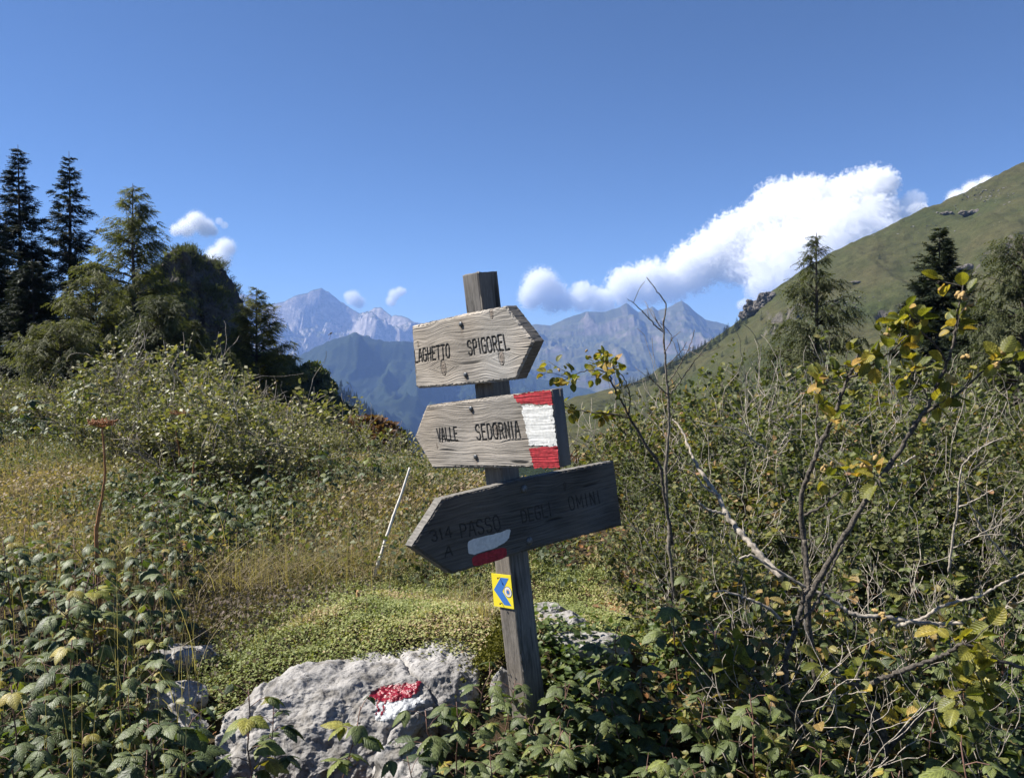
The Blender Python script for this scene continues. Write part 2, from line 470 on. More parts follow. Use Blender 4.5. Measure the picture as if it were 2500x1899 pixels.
M['massif2'] = terrain_mat("grassy_massif", (0.065, 0.075, 0.032), (0.135, 0.125, 0.065), (0.20, 0.17, 0.14), 0.002, (0.52, 0.72))
M['knoll'] = terrain_mat("knoll_scrub", (0.02, 0.028, 0.012), (0.045, 0.05, 0.022), (0.06, 0.055, 0.04), 0.1, (0.2, 0.3))

rng = np.random.default_rng(7)

# ------------------------------------------------------------------ ground
def gh(x, y):
    x = np.asarray(x, float); y = np.asarray(y, float)
    h = -0.13 + 0.10 * sstep(2.6, 5.5, y)
    h = h + 0.30 * np.exp(-((x + 0.25) / 1.15) ** 2 - ((y - 3.75) / 0.75) ** 2) * sstep(2.95, 3.5, y)
    h = h + 0.06 * fbm(x * 0.55, y * 0.55, o=3, seed=3)
    gul = sstep(8.5, 22, y) * np.exp(-((x + 0.4) / 4.0) ** 2)
    h = h - 3.2 * gul
    h = h - 0.9 * sstep(6, 14, y) * sstep(-1.5, 1.5, x)
    h = h + 1.0 * sstep(22, 45, y) * sstep(-3, -14, x)
    h = h - 16 * sstep(32, 110, y)
    h = h - 9 * sstep(14, 30, y) * sstep(-0.36, -0.22, x / np.maximum(y, 0.1))
    h = h - 0.4 * sstep(14, 40, y) * 1.0
    return h

def make_ground():
    xs = np.concatenate([np.linspace(-120, -12, 40)[:-1], np.linspace(-12, 12, 180), np.linspace(12, 120, 40)[1:]])
    ys = np.concatenate([np.linspace(-30, 0, 12)[:-1], np.linspace(0, 16, 150), np.linspace(16, 140, 60)[1:]])
    X, Y = np.meshgrid(xs, ys)
    Z = gh(X, Y) + 0.015 * fbm(X * 5, Y * 5, o=3, seed=9)
    mb = MB()
    mb.add(np.stack([X, Y, Z], -1).reshape(-1, 3), None, grid_faces(len(ys), len(xs)))
    tag(mb.build("ground", M['soil']), kind='structure')
    # valley floor reaching the horizon far below
    xs = np.linspace(-40000, 40000, 60); ys = np.concatenate([np.linspace(60, 2000, 30), np.linspace(2100, 60000, 40)])
    X, Y = np.meshgrid(xs, ys)
    Z = -40 - 620 * sstep(100, 1500, Y) + 30 * fbm(X * 0.001, Y * 0.001, o=3, seed=5)
    mb = MB(); mb.add(np.stack([X, Y, Z], -1).reshape(-1, 3), None, grid_faces(len(ys), len(xs)))
    tag(mb.build("valley_floor", M['forest']), kind='structure')
make_ground()

# ------------------------------------------------------------------ mountains
def relief(name, mat, line, D, L, base, amp, freq, seed, nx=420, nr=150, back=0.5, prof=0.8, tilt=0.0, ridge_jag=0.0, spur=0.0, strata=0.0):
    """a real hill: crest heights follow the skyline polyline at distance D, flanks run L metres towards us and fall behind"""
    line = np.asarray(line, float)
    x0, x1 = line[0, 0], line[-1, 0]
    px = np.linspace(x0, x1, nx)
    py = np.interp(px, line[:, 0], line[:, 1])
    crest = np.array([P(a, b, D)[2] for a, b in zip(px, py)])
    xw = (px - CX) / FPX * D
    t = np.concatenate([np.linspace(-back, 0, nr // 4)[:-1], np.linspace(0, 1, nr)])
    T, XW = np.meshgrid(t, xw, indexing='ij')
    CR = np.broadcast_to(crest, T.shape)
    Yw = D - T * L + tilt * (XW - xw.mean()) + 0.12 * L * fbm(XW * freq * 0.35, T * 1.0, o=3, seed=seed + 5)
    drop = np.where(T >= 0, np.abs(T) ** prof, (np.abs(T) / back) ** 1.2 * 0.9)
    Z = CR + (base - CR) * drop
    m = sstep(0.0, 0.10, np.abs(T))
    rg = ridged(XW * freq, Yw * freq * 0.75, o=6, seed=seed)
    Z = Z + amp * (rg - 1.05) * m * (1 - 0.4 * np.clip(T, 0, 1))
    if spur:
        sp_ = np.abs(vn(XW * freq * 0.8 + 0.6 * fbm(XW * freq, Yw * freq, o=2, seed=seed + 2), 0.35 * T + 3, seed=seed + 9))
        Z = Z + spur * (0.5 - sp_) * sstep(0, 0.3, T)
    if ridge_jag:
        Z = Z + ridge_jag * fbm(XW * freq * 8, T * 3, o=4, seed=seed + 4)
    if strata: Z = Z + strata * np.sin(2 * PI * (Z / 62.0 + 0.8 * fbm(XW * 0.0015, Yw * 0.0015, o=3, seed=seed + 8))) * m
    # keep the crest the highest thing along each sight line
    zang = (Z - CAM[2]) / np.maximum(Yw, 1)
    lim = ((CR - CAM[2]) / D)
    over = zang > lim
    Z = np.where(over & (np.abs(T) > 0.004), CAM[2] + (lim - 0.0006) * Yw, Z)
    Xf = XW * np.where(T > 0, 1 - 0.0 * T, 1)
    mb = MB()
    mb.add(np.stack([Xf, Yw, Z], -1).reshape(-1, 3), None, grid_faces(len(t), nx)[:, ::-1])
    o = mb.build(name, mat)
    tag(o, kind='structure')
    return o

k = 2500 / 2212.0
def sc_line(l): return [(a * k, b * k) for a, b in l]
relief("mountains", M['massif'], sc_line([(300, 700), (420, 640), (478, 625), (497, 650), (522, 634), (541, 640), (560, 662), (590, 655), (612, 650), (636, 636), (655, 630), (668, 622), (684, 620), (700, 628), (716, 640), (730, 652), (745, 664), (765, 676), (785, 672), (800, 664), (815, 662), (830, 670), (842, 680), (855, 679), (870, 684), (892, 693), (930, 705), (1000, 730), (1100, 760)]),
       9500, 3200, -500, 330, 0.0014, 11, nx=520, nr=200, prof=0.75, ridge_jag=10, spur=200)
relief("mountains", M['massif2'], sc_line([(1020, 720), (1100, 705), (1160, 700), (1190, 702), (1200, 697), (1240, 680), (1270, 672), (1310, 672), (1345, 660), (1358, 653), (1372, 664), (1385, 674), (1403, 664), (1416, 660), (1427, 669), (1445, 664), (1462, 655), (1478, 648), (1490, 655), (1510, 674), (1530, 688), (1560, 695), (1640, 720), (1750, 760)]),
       7600, 2600, -420, 120, 0.0017, 23, nx=460, nr=180, prof=0.8, ridge_jag=4, spur=40, strata=6)
relief("hills", M['forest'], sc_line([(300, 860), (480, 838), (560, 800), (640, 766), (690, 744), (720, 735), (748, 724), (770, 720), (800, 728), (830, 738), (880, 735), (920, 745), (1000, 775), (1100, 800), (1200, 826), (1300, 846), (1450, 880), (1700, 960)]),
       5200, 2000, -520, 130, 0.0028, 37, nx=360, nr=120, prof=0.85, ridge_jag=8, spur=110)
relief("hills", M['forest'], sc_line([(560, 770), (640, 800), (690, 824), (740, 856), (800, 896), (850, 928), (900, 955), (1000, 1010), (1200, 1090)]),
       1500, 500, -330, 22, 0.012, 41, nx=260, nr=90, prof=0.9, ridge_jag=4)
relief("hills", M['forest'], sc_line([(700, 1010), (800, 975), (870, 952), (960, 940), (1060, 930), (1150, 915), (1260, 900), (1400, 900), (1600, 960)]),
       2600, 900, -430, 40, 0.008, 43, nx=220, nr=80, prof=0.9, ridge_jag=6)

# the grassy slope on the right
HILL_LINE = sc_line([(1120, 905), (1180, 882), (1230, 862), (1300, 846), (1380, 822), (1450, 783), (1540, 734), (1600, 692), (1618, 676), (1640, 652), (1680, 622), (1720, 592), (1800, 541), (1850, 520), (1900, 499), (1950, 473), (2000, 448), (2030, 440), (2060, 425), (2105, 403), (2150, 380), (2212, 352), (2300, 310), (2450, 240)])
HD = 620.0
hl = np.asarray(HILL_LINE)
def make_hillside():
    nx, nr = 420, 260
    px = np.linspace(hl[0, 0], hl[-1, 0], nx)
    crest = np.array([P(a, np.interp(a, hl[:, 0], hl[:, 1]), HD) for a in px])
    t = np.concatenate([np.linspace(-0.6, 0, 30)[:-1], np.linspace(0, 1, nr)])
    T, XW = np.meshgrid(t, crest[:, 0], indexing='ij')
    yc = (HD + 30 * fbm(crest[:, 0] * 0.006, 0 * crest[:, 0], o=3, seed=61)) / HD
    CR = np.broadcast_to(CAM[2] + (crest[:, 2] - CAM[2]) * yc, T.shape)
    Tp = np.clip(T, 0, 1)
    Y = HD - T * 460 + 30 * fbm(XW * 0.006, Tp * 2.0, o=3, seed=61)
    Z = CR + (-34 - CR) * (Tp ** 0.93)
    Z = np.where(T < 0, CR - 140 * (-T / 0.6) ** 1.3, Z)
    m = sstep(0, 0.12, np.abs(T))
    Z = Z + 6.0 * fbm(XW * 0.012, Y * 0.012, o=4, seed=62) * m + 0.8 * fbm(XW * 0.14, Y * 0.14, o=4, seed=63) + 2.2 * (ridged(XW * 0.022, Y * 0.007, o=3, seed=66) - 1.0) * m
    # little terraces and broken ledges
    led = np.clip(fbm(XW * 0.016, Y * 0.03, o=4, seed=64) - 0.35, 0, 1)
    Z = Z - 10 * led * m * (0.5 + vn(XW * 0.3, Y * 0.3, seed=65))
    mb = MB(); mb.add(np.stack([XW * yc[None], Y, Z], -1).reshape(-1, 3), None, grid_faces(len(t), nx)[:, ::-1])
    tag(mb.build("hillside", M['pasture']), kind='structure')
make_hillside()
from mathutils.bvhtree import BVHTree
bpy.context.view_layer.update()
_hs = bpy.data.objects["hillside"]
HBVH = BVHTree.FromPolygons([v.co[:] for v in _hs.data.vertices], [p.vertices[:] for p in _hs.data.polygons])
def on_hill(px, py):
    """where the sight line through (px, py) meets the slope"""
    r = ray(px, py)
    h = HBVH.ray_cast(Vector(CAM), Vector(r / np.linalg.norm(r)))
    return None if h[0] is None else np.array(h[0])

# ------------------------------------------------------------------ rocks
def make_rock(name, pts, mat, sub, amp, freq, seed, parent=None, smooth=True, res=55, cracks=()):
    bm = bmesh.new()
    for p in pts: bm.verts.new(p)
    r = bmesh.ops.convex_hull(bm, input=bm.verts)
    dead = list({g for g in r['geom_interior'] + r['geom_unused'] if isinstance(g, bmesh.types.BMVert)})
    if dead: bmesh.ops.delete(bm, geom=dead, context='VERTS')
    bmesh.ops.triangulate(bm, faces=bm.faces)
    ext = max((Vector(np.ptp(np.asarray(pts), axis=0)))[:])
    for _ in range(sub):
        lim = ext / res
        es = [e for e in bm.edges if e.calc_length() > lim]
        if not es or len(bm.verts) > (40000 if res < 80 else 130000): break
        bmesh.ops.subdivide_edges(bm, edges=es, cuts=1, use_grid_fill=True)
        bmesh.ops.triangulate(bm, faces=[f for f in bm.faces if len(f.verts) > 4])
    for _ in range(2): bmesh.ops.smooth_vert(bm, verts=bm.verts, factor=0.4, use_axis_x=True, use_axis_y=True, use_axis_z=True)
    bm.normal_update()
    co = np.array([v.co[:] for v in bm.verts]); no = np.array([v.normal[:] for v in bm.verts])
    d = amp * (fbm(co[:, 0] * freq, co[:, 1] * freq, co[:, 2] * freq, o=6, seed=seed, gain=0.58)
               - 0.6 * np.clip(ridged(co[:, 0] * freq * 0.8, co[:, 1] * freq * 0.8, co[:, 2] * freq * 0.8, o=3, seed=seed + 3) - 1.0, 0, 1))
    for (cn, cc, cw, cdp) in cracks:
        q = co @ np.asarray(cn, float) - cc + 0.035 * fbm(co[:, 0] * 5, co[:, 1] * 5, co[:, 2] * 5, o=3, seed=seed + 40)
        d = d - cdp * np.exp(-(q / cw) ** 2) * (0.4 + 0.6 * sstep(-0.2, 0.3, vn(co[:, 0] * 3, co[:, 1] * 3, co[:, 2] * 3, seed=seed + 41)))
    if res > 80: d = d + 0.11 * amp * fbm(co[:, 0] * freq * 9, co[:, 1] * freq * 9, co[:, 2] * freq * 9, o=4, seed=seed + 42, gain=0.6) - 0.22 * amp * sstep(0.4, 0.75, vn(co[:, 0] * freq * 5, co[:, 1] * freq * 5, co[:, 2] * freq * 5, seed=seed + 43))
    co = co + no * d[:, None]
    for v, c in zip(bm.verts, co): v.co = c
    me = bpy.data.meshes.new(name)
    bmesh.ops.triangulate(bm, faces=bm.faces)
    bm.to_mesh(me); bm.free()
    me.materials.append(mat)
    me.polygons.foreach_set("use_smooth", np.full(len(me.polygons), smooth))
    o = bpy.data.objects.new(name, me); COL.objects.link(o); o.parent = parent
    return o

def boulder():
    top = [(622, 1685, 3.22), (695, 1640, 3.32), (785, 1622, 3.40), (846, 1610, 3.46), (907, 1603, 3.5), (1008, 1578, 3.56), (1082, 1564, 3.58), (1126, 1572, 3.54), (1168, 1600, 3.46)]
    mid = [(553, 1750, 3.10), (700, 1690, 3.14), (900, 1672, 3.2), (1060, 1650, 3.26), (1165, 1668, 3.3)]
    low = [(530, 1800, 3.0), (500, 2000, 2.82), (700, 2060, 2.86), (890, 1960, 2.93), (947, 1815, 3.0), (1010, 1745, 3.07), (1110, 1712, 3.2)]
    pts = [P(*p) for p in top + mid + low]
    base = [np.array([p[0] + 0.02, p[1] + 0.10, -0.35]) for p in pts]
    root = empty("boulder", (float(P(850, 1800, 3.1)[0]), 3.1, -0.2))
    loc = np.array(root.location)
    o = make_rock("stone_body", [p - loc for p in pts + base], M['limestone'], 11, 0.026, 4.5, 71, root, True, 150, [((0.85, 0.5, 0.1), 0.34, 0.010, 0.035), ((0.6, -0.75, 0.2), 0.22, 0.008, 0.022), ((0.95, -0.1, 0.3), -0.25, 0.007, 0.012)])
    tag(root, "large grey limestone boulder with red and white waymark paint, left of the post", "boulder")
    bpy.context.view_layer.update()
    me = o.data
    bvh = BVHTree.FromPolygons([Vector(loc) + v.co for v in me.vertices], [p.vertices[:] for p in me.polygons])
    def patch(name, outline, mat, lift, seed, drips=()):
        mb = MB()
        ol = np.asarray(outline, float)
        xs = np.arange(ol[:, 0].min() - 3, ol[:, 0].max() + 3, 1.25); ys = np.arange(ol[:, 1].min() - 3, ol[:, 1].max() + 45, 1.25)
        idx = {}; V = []; F = []
        def inside(x, y):
            x += 4.0 * float(vn(x * 0.09, y * 0.09, seed=seed)) + 2.0 * float(vn(x * 0.35, y * 0.35, seed=seed + 1))
            y += 4.0 * float(vn(x * 0.09 + 50, y * 0.09, seed=seed)) + 2.0 * float(vn(x * 0.35 + 50, y * 0.35, seed=seed + 1))
            c = False; j = len(ol) - 1
            for i in range(len(ol)):
                if (ol[i, 1] > y) != (ol[j, 1] > y) and x < (ol[j, 0] - ol[i, 0]) * (y - ol[i, 1]) / (ol[j, 1] - ol[i, 1]) + ol[i, 0]: c = not c
                j = i
            if c: return float(vn(x * 0.3, y * 0.3, seed=seed + 7)) > -0.78
            for (dx, dy0, dy1, slant, wd) in drips:
                if dy0 < y < dy1 and abs(x - dx - slant * (y - dy0)) < wd * (1.0 - 0.35 * (y - dy0) / (dy1 - dy0)): return True
            return False
        def vert(i, j):
            if (i, j) in idx: return idx[(i, j)]
            r = Vector(ray(xs[i], ys[j])).normalized()
            h = bvh.ray_cast(Vector(CAM), r)
            if h[0] is None: idx[(i, j)] = None; return None
            n = h[1] if h[1].dot(r) < 0 else -h[1]
            V.append(np.array(h[0] + n * lift) - loc); idx[(i, j)] = len(V) - 1
            return len(V) - 1
        for i in range(len(xs) - 1):
            for j in range(len(ys) - 1):
                if inside(xs[i] + .6, ys[j] + .6):
                    q = [vert(i, j), vert(i, j + 1), vert(i + 1, j + 1), vert(i + 1, j)]
                    if None not in q: F.append(q)
        mb.add(V, None, F)
        mb.build(name, mat, root)
    z = lambda x, y: (500 + x / 2.458, 1400 + y / 2.458)
    patch("paint_mark", [z(1020, 790), z(1060, 775), z(1180, 755), z(1280, 750), z(1340, 765), z(1290, 790), z(1230, 830), z(1180, 865), z(1100, 875), z(1020, 885)], M['whitewet'], 0.0025, 81)
    patch("paint_mark", [z(980, 735), z(995, 705), z(1050, 680), z(1130, 662), z(1230, 655), z(1300, 650), z(1290, 690), z(1240, 738), z(1150, 760), z(1060, 768), z(1000, 760)], M['redwet'], 0.0045, 83,
          drips=[(z(1045, 0)[0], z(0, 750)[1], z(0, 850)[1], -0.12, 2.6), (z(1085, 0)[0], z(0, 750)[1], z(0, 855)[1], -0.22, 2.6)])
boulder()

def blob_pts(n, r, seed):
    g = np.random.default_rng(seed)
    p = norm(g.normal(size=(n, 3))) * np.asarray(r)
    return p
ROCKS = [  # px, py, depth, (rx, ry, rz), seed, label
    (1362, 1530, 3.8, (0.14, 0.10, 0.09), 1, "cream coloured stone just right of the post below the leaves"),
    (1435, 1590, 3.6, (0.22, 0.14, 0.09), 2, "flat bluish grey stone half shaded right of the post"),
    (1228, 1700, 3.30, (0.055, 0.05, 0.13), 3, "narrow whitish stone standing between the painted boulder and the post"),
    (975, 1885, 2.75, (0.13, 0.12, 0.11), 4, "grey stone at the bottom edge against the painted boulder"),
    (470, 1606, 3.75, (0.22, 0.14, 0.07), 5, "pale flat stone at the left edge of the green mound"),
    (430, 1710, 3.35, (0.15, 0.12, 0.09), 6, "pale stone among raspberry leaves left of the painted boulder"),
    (455, 1765, 3.05, (0.13, 0.12, 0.09), 7, "greyish stone under dark raspberry leaves at lower left"),
    (1340, 1495, 4.0, (0.10, 0.08, 0.06), 8, "small brownish stone uppermost right of the post"),
]
for (px, py, d, r, sd, lab) in ROCKS:
    c = P(px, py, d)
    o = make_rock("rock", blob_pts(26, r, sd), M['limestone'], 5, min(r) * 0.16, 1.2 / max(r), 100 + sd)
    o.location = c
    tag(o, lab, "rock", "stones around the post")

# ------------------------------------------------------------------ signpost
LEAN = 0.1107
S_POST, POST_D, YAW = 0.106, 3.2, R(47)
top_px = (1171.0, 668.0)
A_top = P(top_px[0], top_px[1], POST_D)
axis = norm(np.array([-LEAN, 0.0, 1.0]))
A_bot = A_top - axis * 2.15
nL = np.array([-math.sin(YAW), -math.cos(YAW), 0.0]); nL = norm(nL - nL.dot(axis) * axis)
rL = np.cross(axis, nL); rL = rL if rL[0] > 0 else -rL          # in the left face, towards image right
nR = rL.copy()                                                  # the right face looks along +rL
rR = -nL                                                        # in the right face, towards image right
post = empty("signpost", A_bot)
tag(post, "weathered wooden trail signpost leaning left with three arrow boards and a small yellow plate", "signpost")
PO = A_bot

class Wood:
    """grain of one weathered board: height (m) and colour at s (along the fibre) and t (across)"""
    def __init__(s, seed, knots, tone, ring=0.0085, contrast=1.0):
        s.stains = (); s.side = 0.55; s.ends = (50, 60)  # side: edge colour darkened for weathered end grain and painted-in shade
        s.seed, s.knots, s.tone, s.ring, s.con = seed, knots, np.asarray(tone), ring, contrast
    def warp(s, a, b):
        t = b + 0.016 * vn(a * 3.0, b * 4.0, seed=s.seed) + 0.006 * vn(a * 9.0, b * 9, seed=s.seed + 1)
        for (ka, kb, kr, ks) in s.knots:
            da, db = a - ka, b - kb
            g = np.exp(-(da / (kr * 2.6)) ** 2)
            t = t - np.sign(db) * ks * kr * 1.5 * g * np.exp(-np.abs(db) / (kr * 2.4))
        return t
    def __call__(s, a, b):
        t = s.warp(a, b)
        ph = t / s.ring + 0.9 * vn(a * 2.0, t * 40, seed=s.seed + 2)
        rg = 0.5 + 0.5 * np.sin(2 * PI * ph)
        rg = rg ** 1.6 * (0.35 + 0.9 * sstep(-0.45, 0.45, fbm(a * 4, t * 14, o=3, seed=s.seed + 31)))
        fib = fbm(a * 22, t * 620, o=2, seed=s.seed + 3)
        fib2 = fbm(a * 7, t * 210, o=3, seed=s.seed + 13)
        cr = vn(a * 4.5, t * 75, seed=s.seed + 4)
        crack = sstep(0.76, 0.95, cr + 0.22 * sstep(s.ends[0], s.ends[1], a))
        for (ka, kb, kr, ks) in s.knots: crack = crack * (1 - np.exp(-((a - ka) / (kr * 3.4)) ** 2) * np.exp(-np.abs(b - kb) / (kr * 5)))
        h = 0.0006 * s.con * rg + 0.00035 * fib + 0.0005 * fib2 - 0.0030 * crack
        stain = fbm(a * 5, b * 9, o=3, seed=s.seed + 5)
        c = s.tone * (0.82 + 0.18 * rg + 0.14 * fib + 0.18 * fib2 + 0.20 * stain)[..., None]
        c = c * (1 - 0.75 * crack[..., None])
        for (sa, sb) in s.stains:  # rust streak below each bolt; round term paints the recess shade around it
            da = a - sa + 0.002 * vn(b * 60, a * 60, seed=s.seed + 32); db = b - sb
            k_ = np.exp(-(da / 0.0075) ** 2) * np.where(db < 0, np.exp(db / 0.035), np.exp(-db / 0.006)) * 0.6 + 0.5 * np.exp(-(da ** 2 + db ** 2) / 0.016 ** 2)
            c = c * (1 - np.clip(k_, 0, 0.75)[..., None] * np.array([0.75, 0.85, 0.92]))
        warm = vn(a * 6, b * 6, seed=s.seed + 6)[..., None]
        c = c * (1 + 0.06 * warm * np.array([1.0, 0.2, -0.8]))
        for (ka, kb, kr, ks) in s.knots:
            e = np.sqrt(((a - ka) / (kr * 0.62)) ** 2 + ((b - kb) / (kr * 1.25)) ** 2)
            kk = 0.85 * (1 - sstep(0.45, 1.3, e))[..., None]
            rings = (0.55 + 0.45 * np.sin(e * 14))[..., None]
            c = c * (1 - kk) + kk * (s.tone * np.array([0.60, 0.54, 0.50]) * (0.6 + 0.6 * rings))
            h = h + 0.002 * kk[..., 0] * np.cos(e * 14) * 0.4 - 0.003 * sstep(0.12, 0.0, np.abs(e - 1.0))
            c = c * (1 - 0.5 * sstep(0.14, 0.0, np.abs(e - 1.0))[..., None])
        return h, np.clip(c, 0.01, 0.9)

class Plane:
    def __init__(s, o, n, r, u): s.o, s.n, s.r, s.u = o, n, r, u
    def px(s, x, y):
        q = ray(x, y)
        k_ = np.dot(s.o - CAM, s.n) / np.dot(q, s.n)
        p = CAM + q * k_ - s.o
        return np.array([p.dot(s.r), p.dot(s.u)])
    def at(s, u, v, h=0.0):
        u = np.asarray(u)[..., None]; v = np.asarray(v)[..., None]; h = np.asarray(h)[..., None]
        return s.o + u * s.r + v * s.u + h * s.n

def poly_edges(poly, u):
    """lower and upper v of a convex polygon at u"""
    lo_ = np.full(u.shape, 1e9); hi_ = np.full(u.shape, -1e9)
    n = len(poly)
    for i in range(n):
        (x0, y0), (x1, y1) = poly[i], poly[(i + 1) % n]
        if abs(x1 - x0) < 1e-9: continue
        m = (u >= min(x0, x1) - 1e-9) & (u <= max(x0, x1) + 1e-9)
        y = y0 + (u - x0) / (x1 - x0) * (y1 - y0)
        lo_ = np.where(m & (y < lo_), y, lo_); hi_ = np.where(m & (y > hi_), y, hi_)
    return lo_, hi_

def edge_dist(poly, U, V):
    d = np.full(U.shape, 1e9); n = len(poly)
    for i in range(n):
        a = np.asarray(poly[i]); b = np.asarray(poly[(i + 1) % n])
        ab = b - a; L2 = ab.dot(ab) + 1e-12
        t = np.clip(((U - a[0]) * ab[0] + (V - a[1]) * ab[1]) / L2, 0, 1)
        d = np.minimum(d, np.hypot(U - a[0] - t * ab[0], V - a[1] - t * ab[1]))
    return d

# stroke letters: unit box x 0..1, y 0..1
GLY = {
 'L': [[(0.1, 1), (0.1, 0), (0.95, 0)]],
 'A': [[(0.0, 0), (0.38, 1), (0.62, 1), (1.0, 0)], [(0.15, 0.38), (0.85, 0.38)]],
 'G': [[(0.95, 0.82), (0.8, 1), (0.25, 1), (0.05, 0.8), (0.05, 0.2), (0.25, 0), (0.8, 0), (0.95, 0.18), (0.95, 0.48), (0.6, 0.48)]],
 'H': [[(0.08, 0), (0.08, 1)], [(0.92, 0), (0.92, 1)], [(0.08, 0.5), (0.92, 0.5)]],
 'E': [[(0.95, 1), (0.1, 1), (0.1, 0), (0.95, 0)], [(0.1, 0.52), (0.75, 0.52)]],
 'T': [[(0.5, 0), (0.5, 1)], [(0.0, 1), (1.0, 1)]],
 'O': [[(0.3, 0), (0.7, 0), (0.95, 0.2), (0.95, 0.8), (0.7, 1), (0.3, 1), (0.05, 0.8), (0.05, 0.2), (0.3, 0)]],
 'S': [[(0.92, 0.84), (0.75, 1), (0.28, 1), (0.06, 0.84), (0.06, 0.64), (0.28, 0.52), (0.72, 0.48), (0.94, 0.34), (0.94, 0.16), (0.72, 0), (0.25, 0), (0.06, 0.16)]],
 'P': [[(0.1, 0), (0.1, 1), (0.7, 1), (0.94, 0.86), (0.94, 0.6), (0.7, 0.46), (0.1, 0.46)]],
 'I': [[(0.5, 0), (0.5, 1)]],
 'R': [[(0.1, 0), (0.1, 1), (0.7, 1), (0.94, 0.86), (0.94, 0.62), (0.7, 0.5), (0.1, 0.5)], [(0.5, 0.5), (0.95, 0)]],
 'V': [[(0.0, 1), (0.5, 0), (1.0, 1)]],
 'D': [[(0.1, 0), (0.1, 1), (0.6, 1), (0.94, 0.78), (0.94, 0.22), (0.6, 0), (0.1, 0)]],
 'N': [[(0.08, 0), (0.08, 1), (0.92, 0), (0.92, 1)]],
 'M': [[(0.05, 0), (0.05, 1), (0.5, 0.25), (0.95, 1), (0.95, 0)]],
 '3': [[(0.08, 0.86), (0.3, 1), (0.7, 1), (0.92, 0.82), (0.88, 0.6), (0.5, 0.52), (0.9, 0.42), (0.94, 0.18), (0.7, 0), (0.3, 0), (0.06, 0.14)]],
 '1': [[(0.2, 0.8), (0.55, 1), (0.55, 0)]],
 '4': [[(0.75, 0), (0.75, 1), (0.05, 0.3), (1.0, 0.3)]],
}
def word_strokes(word, plane, tl, tr, bl, br, gap=0.34):
    """strokes of a word laid into a quad given by photo pixels of its corners, as polylines in the board's own plane"""
    wid = [0.45 if c in 'I1' else (1.15 if c == 'M' else 1.0) for c in word]
    tot = sum(wid) + gap * (len(word) - 1)
    q = [plane.px(*p) for p in (tl, tr, bl, br)]
    out = []; x = 0
    for c, wd in zip(word, wid):
        for st in GLY[c]:
            pl = []
            for (a, b) in st:
                fx = (x + a * wd) / tot
                pt = (q[2] * (1 - fx) + q[3] * fx) * (1 - b) + (q[0] * (1 - fx) + q[1] * fx) * b
                pl.append(pt + rng.normal(scale=0.0006, size=2))
            out.append(np.array(pl))
        x += wd + gap
    return out

def stroke_dist(strokes, U, V):
    d = np.full(U.shape, 1.0)
    for s in strokes:
        lo_, hi_ = s.min(0) - 0.01, s.max(0) + 0.01
        m = (U > lo_[0]) & (U < hi_[0]) & (V > lo_[1]) & (V < hi_[1])
        if not m.any(): continue
        u, v = U[m], V[m]; dd = d[m]
        for a, b in zip(s[:-1], s[1:]):
            ab = b - a
            t = np.clip(((u - a[0]) * ab[0] + (v - a[1]) * ab[1]) / (ab.dot(ab) + 1e-12), 0, 1)
            dd = np.minimum(dd, np.hypot(u - a[0] - t * ab[0], v - a[1] - t * ab[1]))
        d[m] = dd
    return d

def lettering(strokes, plane, hf, mat, parent, width, depth):
    mb = MB()
    for s in strokes:
        # resample so the ribbon follows the grain
        seg = [s[0]]
        for a, b in zip(s[:-1], s[1:]):
            n = max(2, int(np.linalg.norm(b - a) / 0.003))
            for i in range(1, n + 1): seg.append(a + (b - a) * i / n)
        p = np.array(seg)
        d = norm(np.gradient(p, axis=0)); nn = np.stack([-d[:, 1], d[:, 0]], 1)
        horiz = np.abs(d[:, 0]) > np.abs(d[:, 1]) * 1.5
        wd = width * (1 + 0.25 * vn(p[:, 0] * 300, p[:, 1] * 300, seed=5)) * np.where(horiz, 0.5, 1.05)
        a, b = p + nn * wd[:, None] / 2, p - nn * wd[:, None] / 2
        V = []
        for q in (a, b):
            h = hf(q[:, 0], q[:, 1])
            V.append(plane.at(q[:, 0], q[:, 1], h - depth + 0.0012) - PO)
        n = len(p); v = np.concatenate(V)
        i = np.arange(n - 1)
        mb.add(v, None, np.stack([i, i + n, i + n + 1, i + 1], 1))
    return mb.build("lettering", mat, parent)

def bolt(plane, x, y, rad, parent, hf, recess=True):
    c = plane.px(x, y)
    h0 = float(hf(np.array([c[0]]), np.array([c[1]]))[0])
    mb = MB(); prof = [(1.0, -0.004), (1.0, 0.002), (0.85, 0.0045), (0.5, 0.0062), (0.0, 0.0068)]
    n = 16; th = np.arange(n) / n * 2 * PI
    V = np.concatenate([plane.at(c[0] + r_ * rad * np.cos(th), c[1] + r_ * rad * np.sin(th), np.full(n, h0 + z_ + 0.001)) for r_, z_ in prof]) - PO
    F = []
    for a in range(len(prof) - 1):
        for j in range(n): F.append([a * n + j, a * n + (j + 1) % n, (a + 1) * n + (j + 1) % n, (a + 1) * n + j])
    mb.add(V, None, F); mb.build("bolt", M['steel'], parent)

